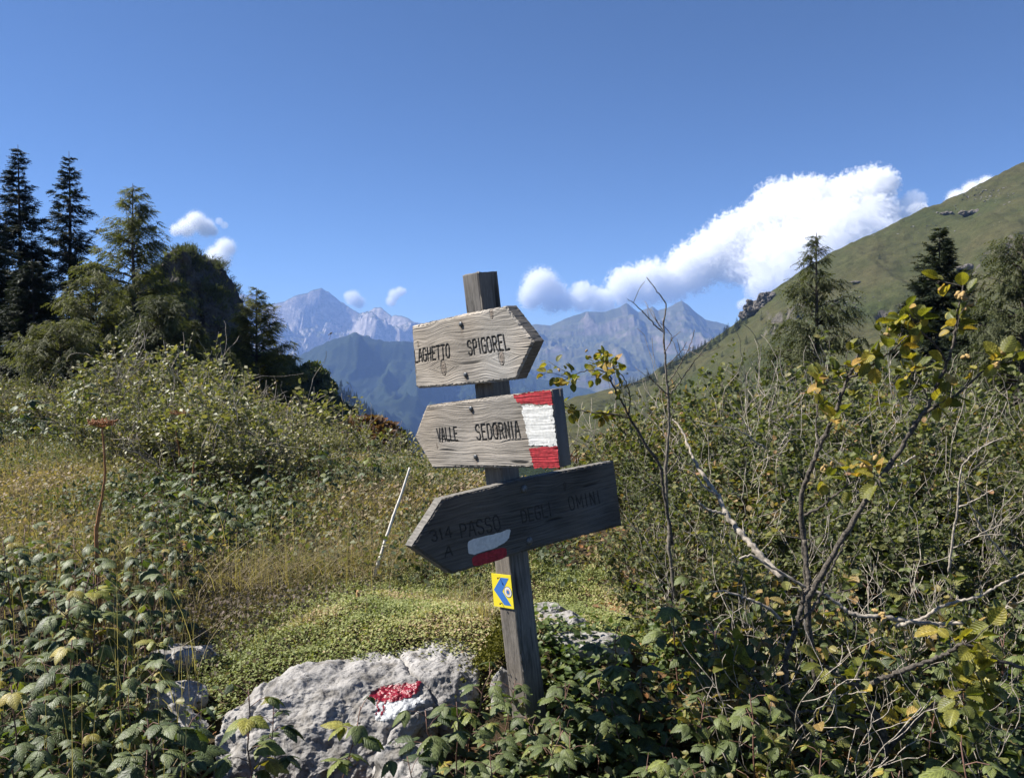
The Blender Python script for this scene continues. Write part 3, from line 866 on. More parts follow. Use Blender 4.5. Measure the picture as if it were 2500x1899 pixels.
def paint(plane, corners, mat, hf, parent, lift=0.0007, seed=1, rag=0.003):
    mb = MB(); nx, ny = 70, 50
    q = [plane.px(*p) for p in corners]      # tl, tr, br, bl
    f = np.linspace(0, 1, nx)[None, :, None]; g = np.linspace(0, 1, ny)[:, None, None]
    p = (q[0] * (1 - f) + q[1] * f) * (1 - g) + (q[3] * (1 - f) + q[2] * f) * g
    F_, G_ = np.meshgrid(np.linspace(-1, 1, nx), np.linspace(-1, 1, ny))
    k_ = np.maximum(np.abs(F_), np.abs(G_)) ** 3
    p = p + (k_ * rag)[..., None] * np.stack([fbm(p[..., 0] * 90, p[..., 1] * 140, o=3, seed=seed), fbm(p[..., 0] * 90, p[..., 1] * 140, o=3, seed=seed + 9)], -1)
    h = hf(p[..., 0], p[..., 1])
    mb.add(plane.at(p[..., 0], p[..., 1], h + lift).reshape(-1, 3) - PO, None, grid_faces(ny, nx)[:, ::-1])
    return mb.build("paint_stripe", mat, parent)

def round_poly(corner_list, r=0.18, n=7):
    """soften the corners of a brush mark quad"""
    c = np.asarray(corner_list, float); out = []
    for i in range(len(c)):
        a, b, d = c[i - 1], c[i], c[(i + 1) % len(c)]
        p, q = b + (a - b) * r, b + (d - b) * r
        for t in np.linspace(0, 1, n): out.append((1 - t) ** 2 * p + 2 * t * (1 - t) * b + t * t * q)
    return out

def board(front_px, plane, thick, wood, name_label, words, nu=430, nv=150, groove=0.0035, lw=0.0078, ink=None):
    poly = [plane.px(*p) for p in front_px]
    if sum((poly[i][0] * poly[(i + 1) % len(poly)][1] - poly[(i + 1) % len(poly)][0] * poly[i][1]) for i in range(len(poly))) < 0: poly = poly[::-1]
    us = np.array([p[0] for p in poly])
    u = np.unique(np.concatenate([np.linspace(us.min(), us.max(), nu), us]))
    u[0] += 1e-5; u[-1] -= 1e-5
    lo_, hi_ = poly_edges(poly, u)
    g = np.linspace(0, 1, nv)
    g = 0.5 - 0.5 * np.cos(PI * (0.12 + 0.76 * g)); g = (g - g[0]) / (g[-1] - g[0])
    U = np.repeat(u[None], nv, 0); V = lo_[None] + (hi_ - lo_)[None] * g[:, None]
    # fibre direction = the long edge of this board
    e = np.array(wood.dirvec)
    sx = lambda a, b: (a * e[0] + b * e[1], -a * e[1] + b * e[0])
    wl = [word_strokes(wd[0], plane, *wd[1:], gap=wd[0] == 'OMINI' and 0.5 or 0.36) for wd in words]
    strokes = [q for ws in wl for q in ws]
    def hfull(a, b): return wood(*sx(a, b))
    def hf(a, b): return hfull(np.asarray(a), np.asarray(b))[0]
    H, Ccol = hfull(U, V)
    sd = stroke_dist(strokes, U, V)
    gr = sstep(lw * 0.62, lw * 0.3, sd)
    H = H - groove * gr
    Ccol = Ccol * (1 - (0.4 if ink else 0.85) * gr[..., None])
    ed = edge_dist(poly, U, V)
    H = H - 0.006 * (1 - sstep(0, 0.009, ed + 0.003 * fbm(U * 120, V * 120, o=2, seed=wood.seed + 8))) 
    wear = 1 - sstep(0, 0.012, ed)
    wob = 0.0016 * fbm(U * 60, V * 60, o=3, seed=wood.seed + 11) * (ed < 0.004)
    V2 = V + wob
    front = plane.at(U, V2, H)
    mb = MB()
    mb.add(front.reshape(-1, 3) - PO, None, grid_faces(nv, len(u)), col=Ccol.reshape(-1, 3))
    # sides and back
    n_ = len(u)
    loop = [(0, i) for i in range(n_)] + [(j, n_ - 1) for j in range(1, nv)] + [(nv - 1, i) for i in range(n_ - 2, -1, -1)] + [(j, 0) for j in range(nv - 2, 0, -1)]
    li = np.array(loop)
    fp = front[li[:, 0], li[:, 1]]; 
    rows = 9; ms = []; cs = []
    lu, lv = U[li[:, 0], li[:, 1]], V[li[:, 0], li[:, 1]]
    arc = np.concatenate([[0], np.cumsum(np.linalg.norm(np.diff(fp, axis=0), axis=1))])
    for r_ in range(rows):
        f = r_ / (rows - 1)
        nz = 0.0012 * fbm(arc * 160, np.full_like(arc, f * 7), o=3, seed=wood.seed + 21)
        cen = np.stack([lu - lu.mean(), lv - lv.mean()], 1); cen = norm(cen)
        p = plane.at(lu + cen[:, 0] * nz * (f > 0), lv + cen[:, 1] * nz * (f > 0), np.zeros_like(lu))
        base = fp * (1 - f) + (p - plane.n * thick) * f
        if r_ == 0: base = fp
        ms.append(base - PO)
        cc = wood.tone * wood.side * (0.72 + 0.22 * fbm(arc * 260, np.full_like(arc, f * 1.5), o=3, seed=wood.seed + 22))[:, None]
        cs.append(cc)
    n2 = len(loop)
    i = np.arange(rows - 1)[:, None] * n2; j = np.arange(n2)[None]; j2 = (j + 1) % n2
    f4 = np.stack([i + j2, i + j, i + n2 + j, i + n2 + j2], -1).reshape(-1, 4)
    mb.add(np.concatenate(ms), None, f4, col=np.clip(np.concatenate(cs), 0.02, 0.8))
    back = plane.at(U[::6, ::6], V[::6, ::6], np.full(U[::6, ::6].shape, -thick + 0.0005)) - PO
    mb.add(back.reshape(-1, 3), None, grid_faces(back.shape[0], back.shape[1])[:, ::-1], col=wood.tone * 0.8)
    b = mb.build("sign_board", M['wood'], post)
    b['label'] = name_label
    for ws in wl: lettering(ws, plane, hf, ink or M['carve'], b, lw, groove)
    return b, hf

z1 = lambda x, y: (950 + x / 3.36, 620 + y / 3.36)
z2 = lambda x, y: (950 + x / 3.36, 1080 + y / 3.36)
Lc = A_top + nL * (S_POST / 2); Rc = A_top + nR * (S_POST / 2)
T1, T2, T3 = 0.055, 0.060, 0.046
pl1 = Plane(Lc + nL * T1, nL, rL, axis)
pl2 = Plane(Lc + nL * T2, nL, rL, axis)
pl3 = Plane(Rc + nR * T3, nR, rR, axis)
plL = Plane(Lc, nL, rL, axis)

def wood_for(plane, pa, pb, seed, knots_px, tone, ring=0.0085, contrast=1.0):
    a, b = plane.px(*pa), plane.px(*pb)
    e = norm(b - a)
    kn = []
    for (x, y, kr, ks) in knots_px:
        q = plane.px(x, y); kn.append((q[0] * e[0] + q[1] * e[1], -q[0] * e[1] + q[1] * e[0], kr, ks))
    wd = Wood(seed, kn, tone, ring, contrast); wd.dirvec = e
    return wd

w1 = wood_for(pl1, z1(230, 850), z1(1100, 735), 201, [(*z1(447, 935), 0.026, 1.0), (*z1(922, 850), 0.024, 1.0), (*z1(840, 490), 0.016, 0.8), (*z1(240, 745), 0.010, 0.8)], (0.385, 0.345, 0.295))
def add_stains_recesses(wd, plane, pts):
    e = wd.dirvec
    wd.stains = tuple((q[0] * e[0] + q[1] * e[1], -q[0] * e[1] + q[1] * e[0]) for q in (plane.px(*p) for p in pts))
add_stains_recesses(w1, pl1, [z1(592, 577), z1(630, 990)])
_e = pl1.px(*z1(1183, 720)); _ea = _e[0] * w1.dirvec[0] + _e[1] * w1.dirvec[1]; w1.ends = (_ea - 0.13, _ea)
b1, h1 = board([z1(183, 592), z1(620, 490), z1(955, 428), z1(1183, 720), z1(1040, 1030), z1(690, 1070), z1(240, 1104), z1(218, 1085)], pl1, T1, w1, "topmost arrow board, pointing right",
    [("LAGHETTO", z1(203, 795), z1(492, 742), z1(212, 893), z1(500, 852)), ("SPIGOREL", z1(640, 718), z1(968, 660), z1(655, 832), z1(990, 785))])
for q in (z1(592, 577), z1(630, 990)): bolt(pl1, *q, 0.0105, b1, h1)
w2 = wood_for(pl2, z1(300, 1400), z1(1330, 1350), 231, [(*z1(880, 1440), 0.020, 1.3), (*z1(215, 1510), 0.018, 0.8), (*z1(395, 1580), 0.008, 0.8), (*z1(890, 1500), 0.008, 0.6)], (0.35, 0.31, 0.262), 0.0075, 1.25)
add_stains_recesses(w2, pl2, [z1(675, 1268), z2(713, 118)])
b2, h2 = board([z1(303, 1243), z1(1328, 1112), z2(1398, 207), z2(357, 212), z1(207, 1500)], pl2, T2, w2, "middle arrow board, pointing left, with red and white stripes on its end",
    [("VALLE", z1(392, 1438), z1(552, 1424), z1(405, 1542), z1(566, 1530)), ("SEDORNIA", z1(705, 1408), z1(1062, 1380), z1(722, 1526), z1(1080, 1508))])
for q in (z1(675, 1268), z2(713, 118)): bolt(pl2, *q, 0.0105, b2, h2)
paint(pl2, [z1(1018, 1153), z1(1326, 1114), z1(1340, 1240), z1(1050, 1222)], M['red'], h2, b2, 0.0008, 3)
paint(pl2, [z1(1085, 1240), z1(1342, 1240), z2(1378, 28), z2(1150, 22)], M['white'], h2, b2, 0.0012, 5, 0.0045)
paint(pl2, [z2(1150, 50), z2(1382, 28), z2(1398, 205), z2(1190, 209)], M['red'], h2, b2, 0.0009, 7)
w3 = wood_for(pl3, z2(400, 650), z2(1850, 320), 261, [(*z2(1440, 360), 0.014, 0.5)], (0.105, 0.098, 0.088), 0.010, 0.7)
w3.side = 2.2  # lighter edge colour paints sunlight onto this board's ends
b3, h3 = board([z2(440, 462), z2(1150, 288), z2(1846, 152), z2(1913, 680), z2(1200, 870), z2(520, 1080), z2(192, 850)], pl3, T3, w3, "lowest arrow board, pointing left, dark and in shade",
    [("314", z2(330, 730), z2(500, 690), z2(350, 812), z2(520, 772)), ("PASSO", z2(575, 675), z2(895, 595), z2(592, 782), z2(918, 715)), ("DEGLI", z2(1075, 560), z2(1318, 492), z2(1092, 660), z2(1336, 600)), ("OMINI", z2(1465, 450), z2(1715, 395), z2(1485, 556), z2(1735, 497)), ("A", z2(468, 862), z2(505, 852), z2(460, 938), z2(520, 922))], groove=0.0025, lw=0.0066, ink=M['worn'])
for q in (z2(1105, 380), z2(1148, 808)): bolt(pl3, *q, 0.0165, b3, h3)
def brush(plane, quad, mat, hf, parent, lift, seed):
    """a brushed dab of paint with rounded ends"""
    ol = np.array([plane.px(*p) for p in round_poly(quad, 0.3)])
    c = ol.mean(0); mb = MB(); n = len(ol); rows = 26
    ol = ol + 0.0016 * np.stack([fbm(ol[:, 0] * 200, ol[:, 1] * 200, o=2, seed=seed), fbm(ol[:, 0] * 200 + 9, ol[:, 1] * 200, o=2, seed=seed)], 1)
    f = np.linspace(0, 1, rows)[:, None, None]
    p = c + (ol - c)[None] * f
    V = plane.at(p[..., 0], p[..., 1], hf(p[..., 0], p[..., 1]) + lift).reshape(-1, 3) - PO
    i = np.arange(rows - 1)[:, None] * n; j = np.arange(n)[None]; j2 = (j + 1) % n
    mb.add(V, None, np.stack([i + j, i + n + j, i + n + j2, i + j2], -1).reshape(-1, 4))
    mb.build("paint_stripe", mat, parent)
brush(pl3, [z2(640, 800), z2(880, 745), z2(1000, 700), z2(975, 800), z2(880, 860), z2(650, 930)], M['white'], h3, b3, 0.0014, 11)
brush(pl3, [z2(675, 930), z2(960, 850), z2(965, 945), z2(690, 1025)], M['red'], h3, b3, 0.0009, 12)

def make_post():
    mb = MB(); wd = Wood(291, [(0.35, 0.03, 0.012, 0.7)], (0.20, 0.18, 0.158), 0.011, 0.7)
    per = 4; nper = 26; nl = 420; hs = S_POST / 2
    prm = []
    for fce in range(4):
        for i in range(nper):
            prm.append((fce, -1 + 2 * (i + 0.5) / nper))
    Lh = 2.15
    sv = np.linspace(0, Lh, nl)
    Vv = np.zeros((nl, len(prm), 3)); Cc = np.zeros((nl, len(prm), 3))
    for q, (fce, e) in enumerate(prm):
        n_ = [nL, rL, -nL, -rL][fce]; r_ = [rL, -nL, -rL, nL][fce]
        h, c = wd(sv, np.full(nl, fce * 0.5 + e * hs))
        rd = 0.007 * sstep(0.80, 1.0, abs(e)) + h * sstep(0.75, 1.0, abs(e)) + 0.004 * (abs(e) > 0.9) * np.clip(fbm(sv * 9, np.full(nl, q * 0.02), o=3, seed=295), 0, 1)
        wig = 0.003 * vn(sv * 2.5, np.full(nl, fce * 9.0), seed=296)
        Vv[:, q] = A_bot + axis * sv[:, None] + n_ * (hs + h - rd + wig)[:, None] + r_ * (e * hs)
        Cc[:, q] = c
    n_ = len(prm)
    tp = Vv[-1].copy(); 
    Vv[-1] += (0.002 * fbm(tp[:, 0] * 60, tp[:, 1] * 60, o=2, seed=297))[:, None] * axis
    i = np.arange(nl - 1)[:, None] * n_; j = np.arange(n_)[None]; j2 = (j + 1) % n_
    f4 = np.stack([i + j, i + j2, i + n_ + j2, i + n_ + j], -1).reshape(-1, 4)
    v = np.concatenate([Vv.reshape(-1, 3), (A_bot + axis * (Lh + 0.003))[None]]) - PO
    jj = np.arange(n_)
    f3 = np.stack([(nl - 1) * n_ + jj, (nl - 1) * n_ + (jj + 1) % n_, np.full(n_, nl * n_)], 1)
    mb.add(v, f3, f4, col=np.concatenate([Cc.reshape(-1, 3), [[0.2, 0.18, 0.16]]]))
    mb.build("post", M['wood'], post)
make_post()

def flat(name, outline_uv, plane, h, th, mat, parent):
    """a thin flat piece with real thickness lying in the plane"""
    ol = np.asarray(outline_uv); n = len(ol)
    a = plane.at(ol[:, 0], ol[:, 1], np.full(n, h + th)) - PO; b = plane.at(ol[:, 0], ol[:, 1], np.full(n, h)) - PO
    bm = bmesh.new()
    va = [bm.verts.new(p) for p in a]; vb = [bm.verts.new(p) for p in b]
    bm.faces.new(va); bm.faces.new(vb[::-1])
    for i in range(n): bm.faces.new([va[i], vb[i], vb[(i + 1) % n], va[(i + 1) % n]])
    bmesh.ops.recalc_face_normals(bm, faces=bm.faces)
    me = bpy.data.meshes.new(name); bm.to_mesh(me); bm.free(); me.materials.append(mat)
    o = bpy.data.objects.new(name, me); COL.objects.link(o); o.parent = parent
    return o
def plate():
    z = lambda x, y: (1180 + x / 14, 1380 + y / 14)
    q = lambda x, y: plL.px(*z(x, y))
    h0 = 0.004
    pt = flat("marker_plate", [q(308, 250), q(965, 325), q(1085, 1475), q(405, 1365)], plL, h0, 0.0022, M['yellow'], post)
    pt['label'] = "small yellow plate with blue chevron"
    flat("chevron", [q(400, 805), q(632, 395), q(900, 425), q(690, 865), q(1000, 1365), q(752, 1325)], plL, h0 + 0.0024, 0.0004, M['blue'], pt)
    c = q(885, 890); r0 = abs(q(885, 705)[1] - q(885, 1075)[1]) / 2
    th = np.linspace(0, 2 * PI, 33)[:-1]
    circ = lambda r: [c + r * np.array([math.cos(a), math.sin(a)]) for a in th]
    flat("emblem", circ(r0), plL, h0 + 0.0024, 0.0004, M['navy'], pt)
    flat("emblem", circ(r0 * 0.88), plL, h0 + 0.0029, 0.0003, M['cream'], pt)
    star = [c + r0 * (0.66 if i % 2 == 0 else 0.45) * np.array([math.cos(i * PI / 10), math.sin(i * PI / 10)]) for i in range(20)]
    flat("emblem", star, plL, h0 + 0.0033, 0.0003, M['orange'], pt)
    fl = [c + r0 * (0.36 + 0.08 * math.cos(6 * a)) * np.array([math.cos(a), math.sin(a)]) for a in th]
    flat("emblem", fl, plL, h0 + 0.0037, 0.0003, M['blue'], pt)
    for (x, y) in ((600, 395), (680, 1265)):
        u = q(x, y); mb = MB()
        base = plL.at(*u, h0) - PO
        tube(mb, [base, base + nL * 0.012 + np.array([0, 0, 0.0]), base + nL * 0.0125], [0.0016, 0.0016, 0.0042], 8)
        tube(mb, [base + nL * 0.0125, base + nL * 0.0145], [0.0042, 0.0036], 8)
        mb.build("nail", M['rust'], pt)
plate()

# ------------------------------------------------------------------ leaves
def leaf_grid(nu, nv, wfn, fold=0.12, droop=0.15, pleat=0.0, nple=6, serr=0.0, nser=9, curl=0.0):
    u = np.linspace(0, 1, nu); v = np.linspace(-1, 1, nv)
    Ug, Vg = np.meshgrid(u, v, indexing='ij')
    wd = wfn(u)[:, None]
    ser = 1 - serr * (0.5 - 0.5 * np.cos(2 * PI * nser * Ug)) * (np.abs(Vg) > 0.99)
    x = Vg * wd * ser
    y = Ug + 0.06 * np.abs(Vg) * wd
    ph = 2 * PI * nple * (Ug - 0.30 * np.abs(Vg))
    z = fold * np.abs(Vg) * wd - droop * Ug ** 2 + pleat * np.sin(ph) * np.minimum(1, np.abs(Vg) * 2.0) * np.sin(PI * np.clip(Ug, 0.02, 0.98)) - curl * (Vg ** 2) * wd
    return np.stack([x, y, z], -1).reshape(-1, 3), grid_faces(nu, nv), np.stack([Ug, np.abs(Vg), Vg * 0], -1).reshape(-1, 3)
w_alder = lambda u: 0.40 * np.sin(PI * np.clip(u, 0, 1) ** 0.85) ** 0.62 + 0.004
w_rasp = lambda u: 0.37 * np.sin(PI * np.clip(u, 0, 1) ** 0.66) ** 0.85 * (1 - 0.12 * u) + 0.004
LF_ALDER = leaf_grid(9, 5, w_alder, 0.22, 0.12, 0.022, 6, 0.14, 4)
LF_ALDER_HI = leaf_grid(19, 7, w_alder, 0.30, 0.20, 0.036, 7, 0.12, 9)
LF_FAR = leaf_grid(3, 3, lambda u: np.array([0.05, 0.38, 0.03]), 0.25, 0.1)
LF_RASP = leaf_grid(13, 7, w_rasp, 0.12, 0.34, 0.03, 6, 0.16, 6, 0.25)
LF_RASP_HI = leaf_grid(25, 9, w_rasp, 0.12, 0.36, 0.03, 7, 0.15, 12, 0.28)
LF_RASP_LO = leaf_grid(5, 3, w_rasp, 0.12, 0.3, 0, 1, 0, 1, 0.2)

def rand_unit(g, n): return norm(g.normal(size=(n, 3)))

# ------------------------------------------------------------------ alder shrubs
def grow(g, p, d, ln, rad, level, br, tips, up=0.25, gnarl=0.35, cfg=None):
    n = max(4, int(5 + 3 * (2 - level)))
    pts = [p]; dd = d.copy()
    for i in range(n):
        dd = norm(dd + gnarl * g.normal(size=3) * 0.45 + np.array([0, 0, up * 0.25]))
        pts.append(pts[-1] + dd * ln / n)
    pts = np.array(pts)
    r = rad * np.linspace(1, 0.35 if level < cfg['max'] else 0.25, len(pts))
    br.append((pts, r, level))
    if level >= cfg['max']:
        tips.append(pts)
        return
    kids = cfg['kids'][level]
    for i in range(kids):
        f = g.uniform(0.25, 1.0) if i else 1.0
        a = min(len(pts) - 1, int(f * (len(pts) - 1)))
        base = pts[a]
        t = norm(pts[a] - pts[max(0, a - 1)])
        side = norm(np.cross(t, g.normal(size=3)))
        spread = g.uniform(0.45, 1.1) if i else 0.25
        nd = norm(t + side * spread)
        grow(g, base, nd, ln * g.uniform(0.42, 0.68), r[a] * 0.7, level + 1, br, tips, up, gnarl * 1.1, cfg)
    if level == cfg['max'] - 1: tips.append(pts[len(pts) // 2:])

def leaves_on(g, tips, per, leaf, size, mb, spread=0.02, rlo=0.0, rhi=1.0):
    pos, al = [], []
    for t in tips:
        n = max(1, int(per * g.uniform(0.5, 1.4)))
        f = g.uniform(0.1, 1.0, n) * (len(t) - 1)
        i = np.minimum(f.astype(int), len(t) - 2); u = (f - i)[:, None]
        q = t[i] * (1 - u) + t[i + 1] * u
        d = norm(t[i + 1] - t[i])
        a = norm(d * 0.5 + rand_unit(g, n) * 0.9 + np.array([0, 0, 0.10]))
        pos.append(q + a * spread); al.append(a)
    pos = np.concatenate(pos); al = np.concatenate(al); n = len(pos)
    up = norm(rand_unit(g, n) * 0.75 + np.array([0, 0, 1.0]))
    mb.instances(leaf[0], None, leaf[1], pos, frames(al, up), size * g.uniform(0.5, 1.3, n), g.uniform(rlo, rhi, n), leaf[2])

def shrub_proto(seed, stems, height, leaf, leafsize, per, mat, bark, cfg, rad=0.014, lean=0.8, label="", cat="shrub", group="", bare=3, rl=(0.0, 1.0)):
    g = np.random.default_rng(seed)
    br, tips = [], []
    for s in range(stems):
        a = g.uniform(0, 2 * PI)
        d = norm(np.array([math.cos(a) * lean * g.uniform(0.2, 1), math.sin(a) * lean * g.uniform(0.2, 1), 1.0]))
        b = np.array([math.cos(a), math.sin(a), 0]) * g.uniform(0.02, 0.12) + np.array([0, 0, -0.12])
        grow(g, b, d, height * g.uniform(0.55, 0.8), rad * g.uniform(0.6, 1.2), 0, br, tips, 0.3, 0.35, cfg)
    root = empty("alder_shrub", (0, 0, 0))
    tag(root, label, cat, group)
    sb = MB()
    for pts, r, lv in br: tube(sb, pts, np.maximum(r, 0.0019), 6 if lv == 0 else (5 if lv == 1 else 3), 0.5, cap=lv < 2)
    so = sb.build("stems", bark, root)
    if bare:
        b2, t2 = [], []
        for s in range(bare):
            a = g.uniform(0, 2 * PI)
            d = norm(np.array([math.cos(a) * lean * 0.9, math.sin(a) * lean * 0.9, 1.0]))
            grow(g, np.array([math.cos(a) * 0.05, math.sin(a) * 0.05, -0.1]), d, height * g.uniform(0.6, 0.95), rad * g.uniform(0.5, 0.9), 0, b2, t2, 0.25, 0.42, {'max': 2, 'kids': [4, 3]})
        db = MB()
        for pts, r, lv in b2: tube(db, pts, np.maximum(r, 0.0024), 5 if lv < 2 else 3, 0.5, cap=lv < 2)
        do = db.build("bare_stems", M['bark_dead'], root)
    fb = MB(); leaves_on(g, tips, per, leaf, leafsize, fb, 0.012, *rl)
    fo = fb.build("foliage", mat, root)
    parts = [so, fo] + ([do] if bare else [])
    reg(root, *parts)
    return Proto(root)

GR = "alder bushes crowding the slope right of the signpost"
LR = "dense olive green alder bush with pale tangled stems in the thicket right of the signpost"
near = [shrub_proto(300 + i, 7, 1.0, LF_ALDER, 0.042, 13, M['alder'], M['bark_pale'] if i % 3 else M['bark_mid'],
        {'max': 2, 'kids': [5, 5]}, 0.010, 0.95, LR, "bush", GR, 3, [(0, 0.65), (0.0, 0.9), (0.0, 0.75), (0.2, 1.0), (0.0, 0.7)][i]) for i in range(5)]
LN = "alder bush with large ribbed yellow green leaves low in the right foreground thicket"
fore = [shrub_proto(320 + i, 5, 1.0, LF_ALDER_HI, 0.072, 5, M['alder_n'], M['bark_mid'], {'max': 2, 'kids': [4, 4]}, 0.011, 0.95, LN, "bush", "alder bushes low in the right foreground", 6, [(0, 0.8), (0.2, 1.0), (0.0, 1.0)][i]) for i in range(3)]
GL = "bushes along the edge of the meadow"
LL = "bushy olive and yellow green alder with bare grey stems behind the meadow on the left"
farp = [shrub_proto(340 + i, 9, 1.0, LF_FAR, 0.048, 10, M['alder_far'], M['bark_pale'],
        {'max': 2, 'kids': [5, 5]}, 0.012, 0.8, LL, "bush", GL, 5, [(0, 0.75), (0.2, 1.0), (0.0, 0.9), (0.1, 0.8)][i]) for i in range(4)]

def topy(px, table):
    t = np.asarray(table, float); return np.interp(px, t[:, 0], t[:, 1])
TOP_R = [(1380, 1120), (1450, 1060), (1540, 1000), (1640, 960), (1800, 915), (1950, 900), (2150, 900), (2300, 930), (2500, 950)]
TOP_L = [(-200, 960), (0, 935), (100, 905), (200, 880), (330, 870), (420, 885), (480, 865), (545, 880), (600, 920), (660, 975), (740, 985), (800, 990), (850, 1035), (900, 1075), (960, 1095), (1040, 1120)]
g = np.random.default_rng(77)
def plant_shrub(protos, px, d, top_px, k_):
    x = (px - CX) / FPX * d
    z0 = float(gh(x, d))
    h = float(P(px, top_px, d)[2]) - z0
    s = max(0.28, h / 1.12)
    pr = protos[k_ % len(protos)]
    o = pr.put((x, d, z0 - 0.03), g.uniform(0, 2 * PI), (s * g.uniform(0.95, 1.25), s * g.uniform(0.95, 1.25), s), (g.normal() * 0.06, g.normal() * 0.06))
    return o
n_s = 0
for d, step, drop, lo_px in [(15, 110, 0, 1380), (12.5, 120, 5, 1380), (10.5, 130, 15, 1390), (8.8, 140, 35, 1400), (7.4, 150, 70, 1420), (6.3, 165, 120, 1430), (5.4, 190, 185, 1460), (4.7, 215, 260, 1480), (4.1, 240, 350, 1520), (3.6, 280, 450, 1560), (3.15, 330, 560, 1640), (2.8, 370, 690, 1720)]:
    px = lo_px + g.uniform(0, step)
    while px < 2650:
        ty = topy(px, TOP_R) + drop + g.uniform(-45, 45)
        plant_shrub(near if d > 3.7 else fore, px, d * g.uniform(0.95, 1.05), ty, int(g.integers(0, 15)))
        n_s += 1; px += step * g.uniform(0.75, 1.25)
for d, step, drop, p0 in [(17, 70, 0, -120), (14.5, 80, 12, -120), (12.5, 90, 45, -120), (11, 110, 90, -120), (9.8, 85, 55, 300), (8.8, 95, 105, 430), (8.0, 130, 165, 600)]:
    px = p0 + g.uniform(0, step)
    while px < 1120:
        ty = topy(px, TOP_L) + drop + (g.uniform(-22, 60) if g.uniform() < 0.75 else g.uniform(-55, -20))
        if not (drop > 40 and px < 260):
            plant_shrub(farp, px, d * g.uniform(0.95, 1.05), ty, int(g.integers(0, 4)))
        n_s += 1; px += step * g.uniform(0.75, 1.25)

# ------------------------------------------------------------------ branches placed as in the photograph
def z7(x, y): return (1350 + x / 1.923, 680 + y / 1.923)
def z6(x, y): return (1300 + x / 1.843, 1350 + y / 1.843)
def branch_line(pts, d0, d1, n=None, gn=0.006, seed=0):
    n_ = len(pts)
    p = np.array([P(a, b, d0 + (d1 - d0) * i / max(1, n_ - 1)) for i, (a, b) in enumerate(pts)])
    p = smooth_line(p, n or (n_ * 7))
    gg = np.random.default_rng(seed)
    p[1:-1] += gn * gg.normal(size=(len(p) - 2, 3)) * 0.6
    return p
def hero(name, label, cat, base, lines, bark, leafmat, leaf, size, per, leafy, seed, cones=(), twig=0, group=None, bud=None):
    """lines: (polyline, r0, r1); leafy: indices of lines that carry leaves over their last part"""
    root = empty(name, base); loc = np.array(base)
    tag(root, label, cat, group)
    gg = np.random.default_rng(seed)
    sb, fb, tips = MB(), MB(), []
    for i, (p, r0, r1) in enumerate(lines):
        rr = np.linspace(r0, r1, len(p)) * (0.96 + 0.08 * gg.normal(size=len(p)) + 0.22 * (gg.uniform(size=len(p)) < 0.07))
        tube(sb, p - loc, np.maximum(rr, 0.0013), 8)
        for _ in range(twig):
            a = int(gg.integers(len(p) // 4, len(p) - 1)); t = norm(p[a + 1] - p[a])
            dd = norm(t * 0.6 + rand_unit(gg, 1)[0] * 0.8 + np.array([0, 0, 0.25]))
            q = [p[a]]; L = gg.uniform(0.06, 0.16)
            for _k in range(4):
                dd = norm(dd + 0.25 * gg.normal(size=3)); q.append(q[-1] + dd * L / 4)
            q = np.array(q); tube(sb, q - loc, np.linspace(max(0.0016, rr[a] * 0.4), 0.0012, 5), 5)
            if i in leafy: tips.append(q)
        if i in leafy: tips.append(p[int(len(p) * 0.55):])
    sb.build("stems", bark, root)
    if tips:
        leaves_on(gg, tips, per, leaf, size, fb); fb.v = [v - loc for v in fb.v]
        fb.build("foliage", leafmat, root)
    for (c, n_, r_) in cones:
        mb = MB()
        for j in range(n_):
            cc = np.asarray(c) + gg.normal(size=3) * r_ * 1.1; ax = rand_unit(gg, 1)[0]
            k_ = 9; tt = np.linspace(-1, 1, k_)
            rp = r_ * np.sqrt(np.maximum(0.02, 1 - tt ** 2)) * (0.62 + 0.10 * np.cos(tt * 18))
            tube(mb, (cc + ax * tt[:, None] * r_ * 1.15) - loc, rp, 9)
        mb.build("cone_cluster", M['cone'], root)
    return root

# bare sapling right of the boards
D1 = 4.0
L1 = [(branch_line([z7(*q) for q in [(575, 1500), (560, 1385), (540, 1150), (530, 900), (545, 700), (540, 550), (528, 400), (518, 240), (530, 130), (490, 60), (440, -5)]], D1, D1, 60, 0.004, 1), 0.0105, 0.0022)]
for q, r in [([(516, 250), (480, 220), (430, 165), (385, 120), (350, 95)], 0.004), ([(540, 545), (490, 500), (455, 460), (440, 420)], 0.004), ([(545, 545), (600, 480), (650, 410), (700, 340), (750, 278)], 0.0042),
             ([(540, 490), (580, 430), (620, 360), (650, 300), (665, 240)], 0.0035), ([(535, 410), (565, 380), (600, 345), (628, 298)], 0.003), ([(520, 350), (545, 315), (562, 275)], 0.0025), ([(515, 240), (495, 210), (480, 180)], 0.0025),
             ([(530, 1010), (470, 950), (430, 900)], 0.004), ([(532, 920), (580, 860), (600, 800)], 0.004)]:
    L1.append((branch_line([z7(*a) for a in q], D1, D1 - 0.12, None, 0.003, len(L1)), r, 0.0014))
hero("dead_sapling", "bare leafless grey sapling standing taller than the bushes right of the boards", "sapling", (P(*z7(575, 1500), D1)[0], D1, 0.0), L1, M['bark_pale'], None, None, 0, 0, (), 501, twig=2)
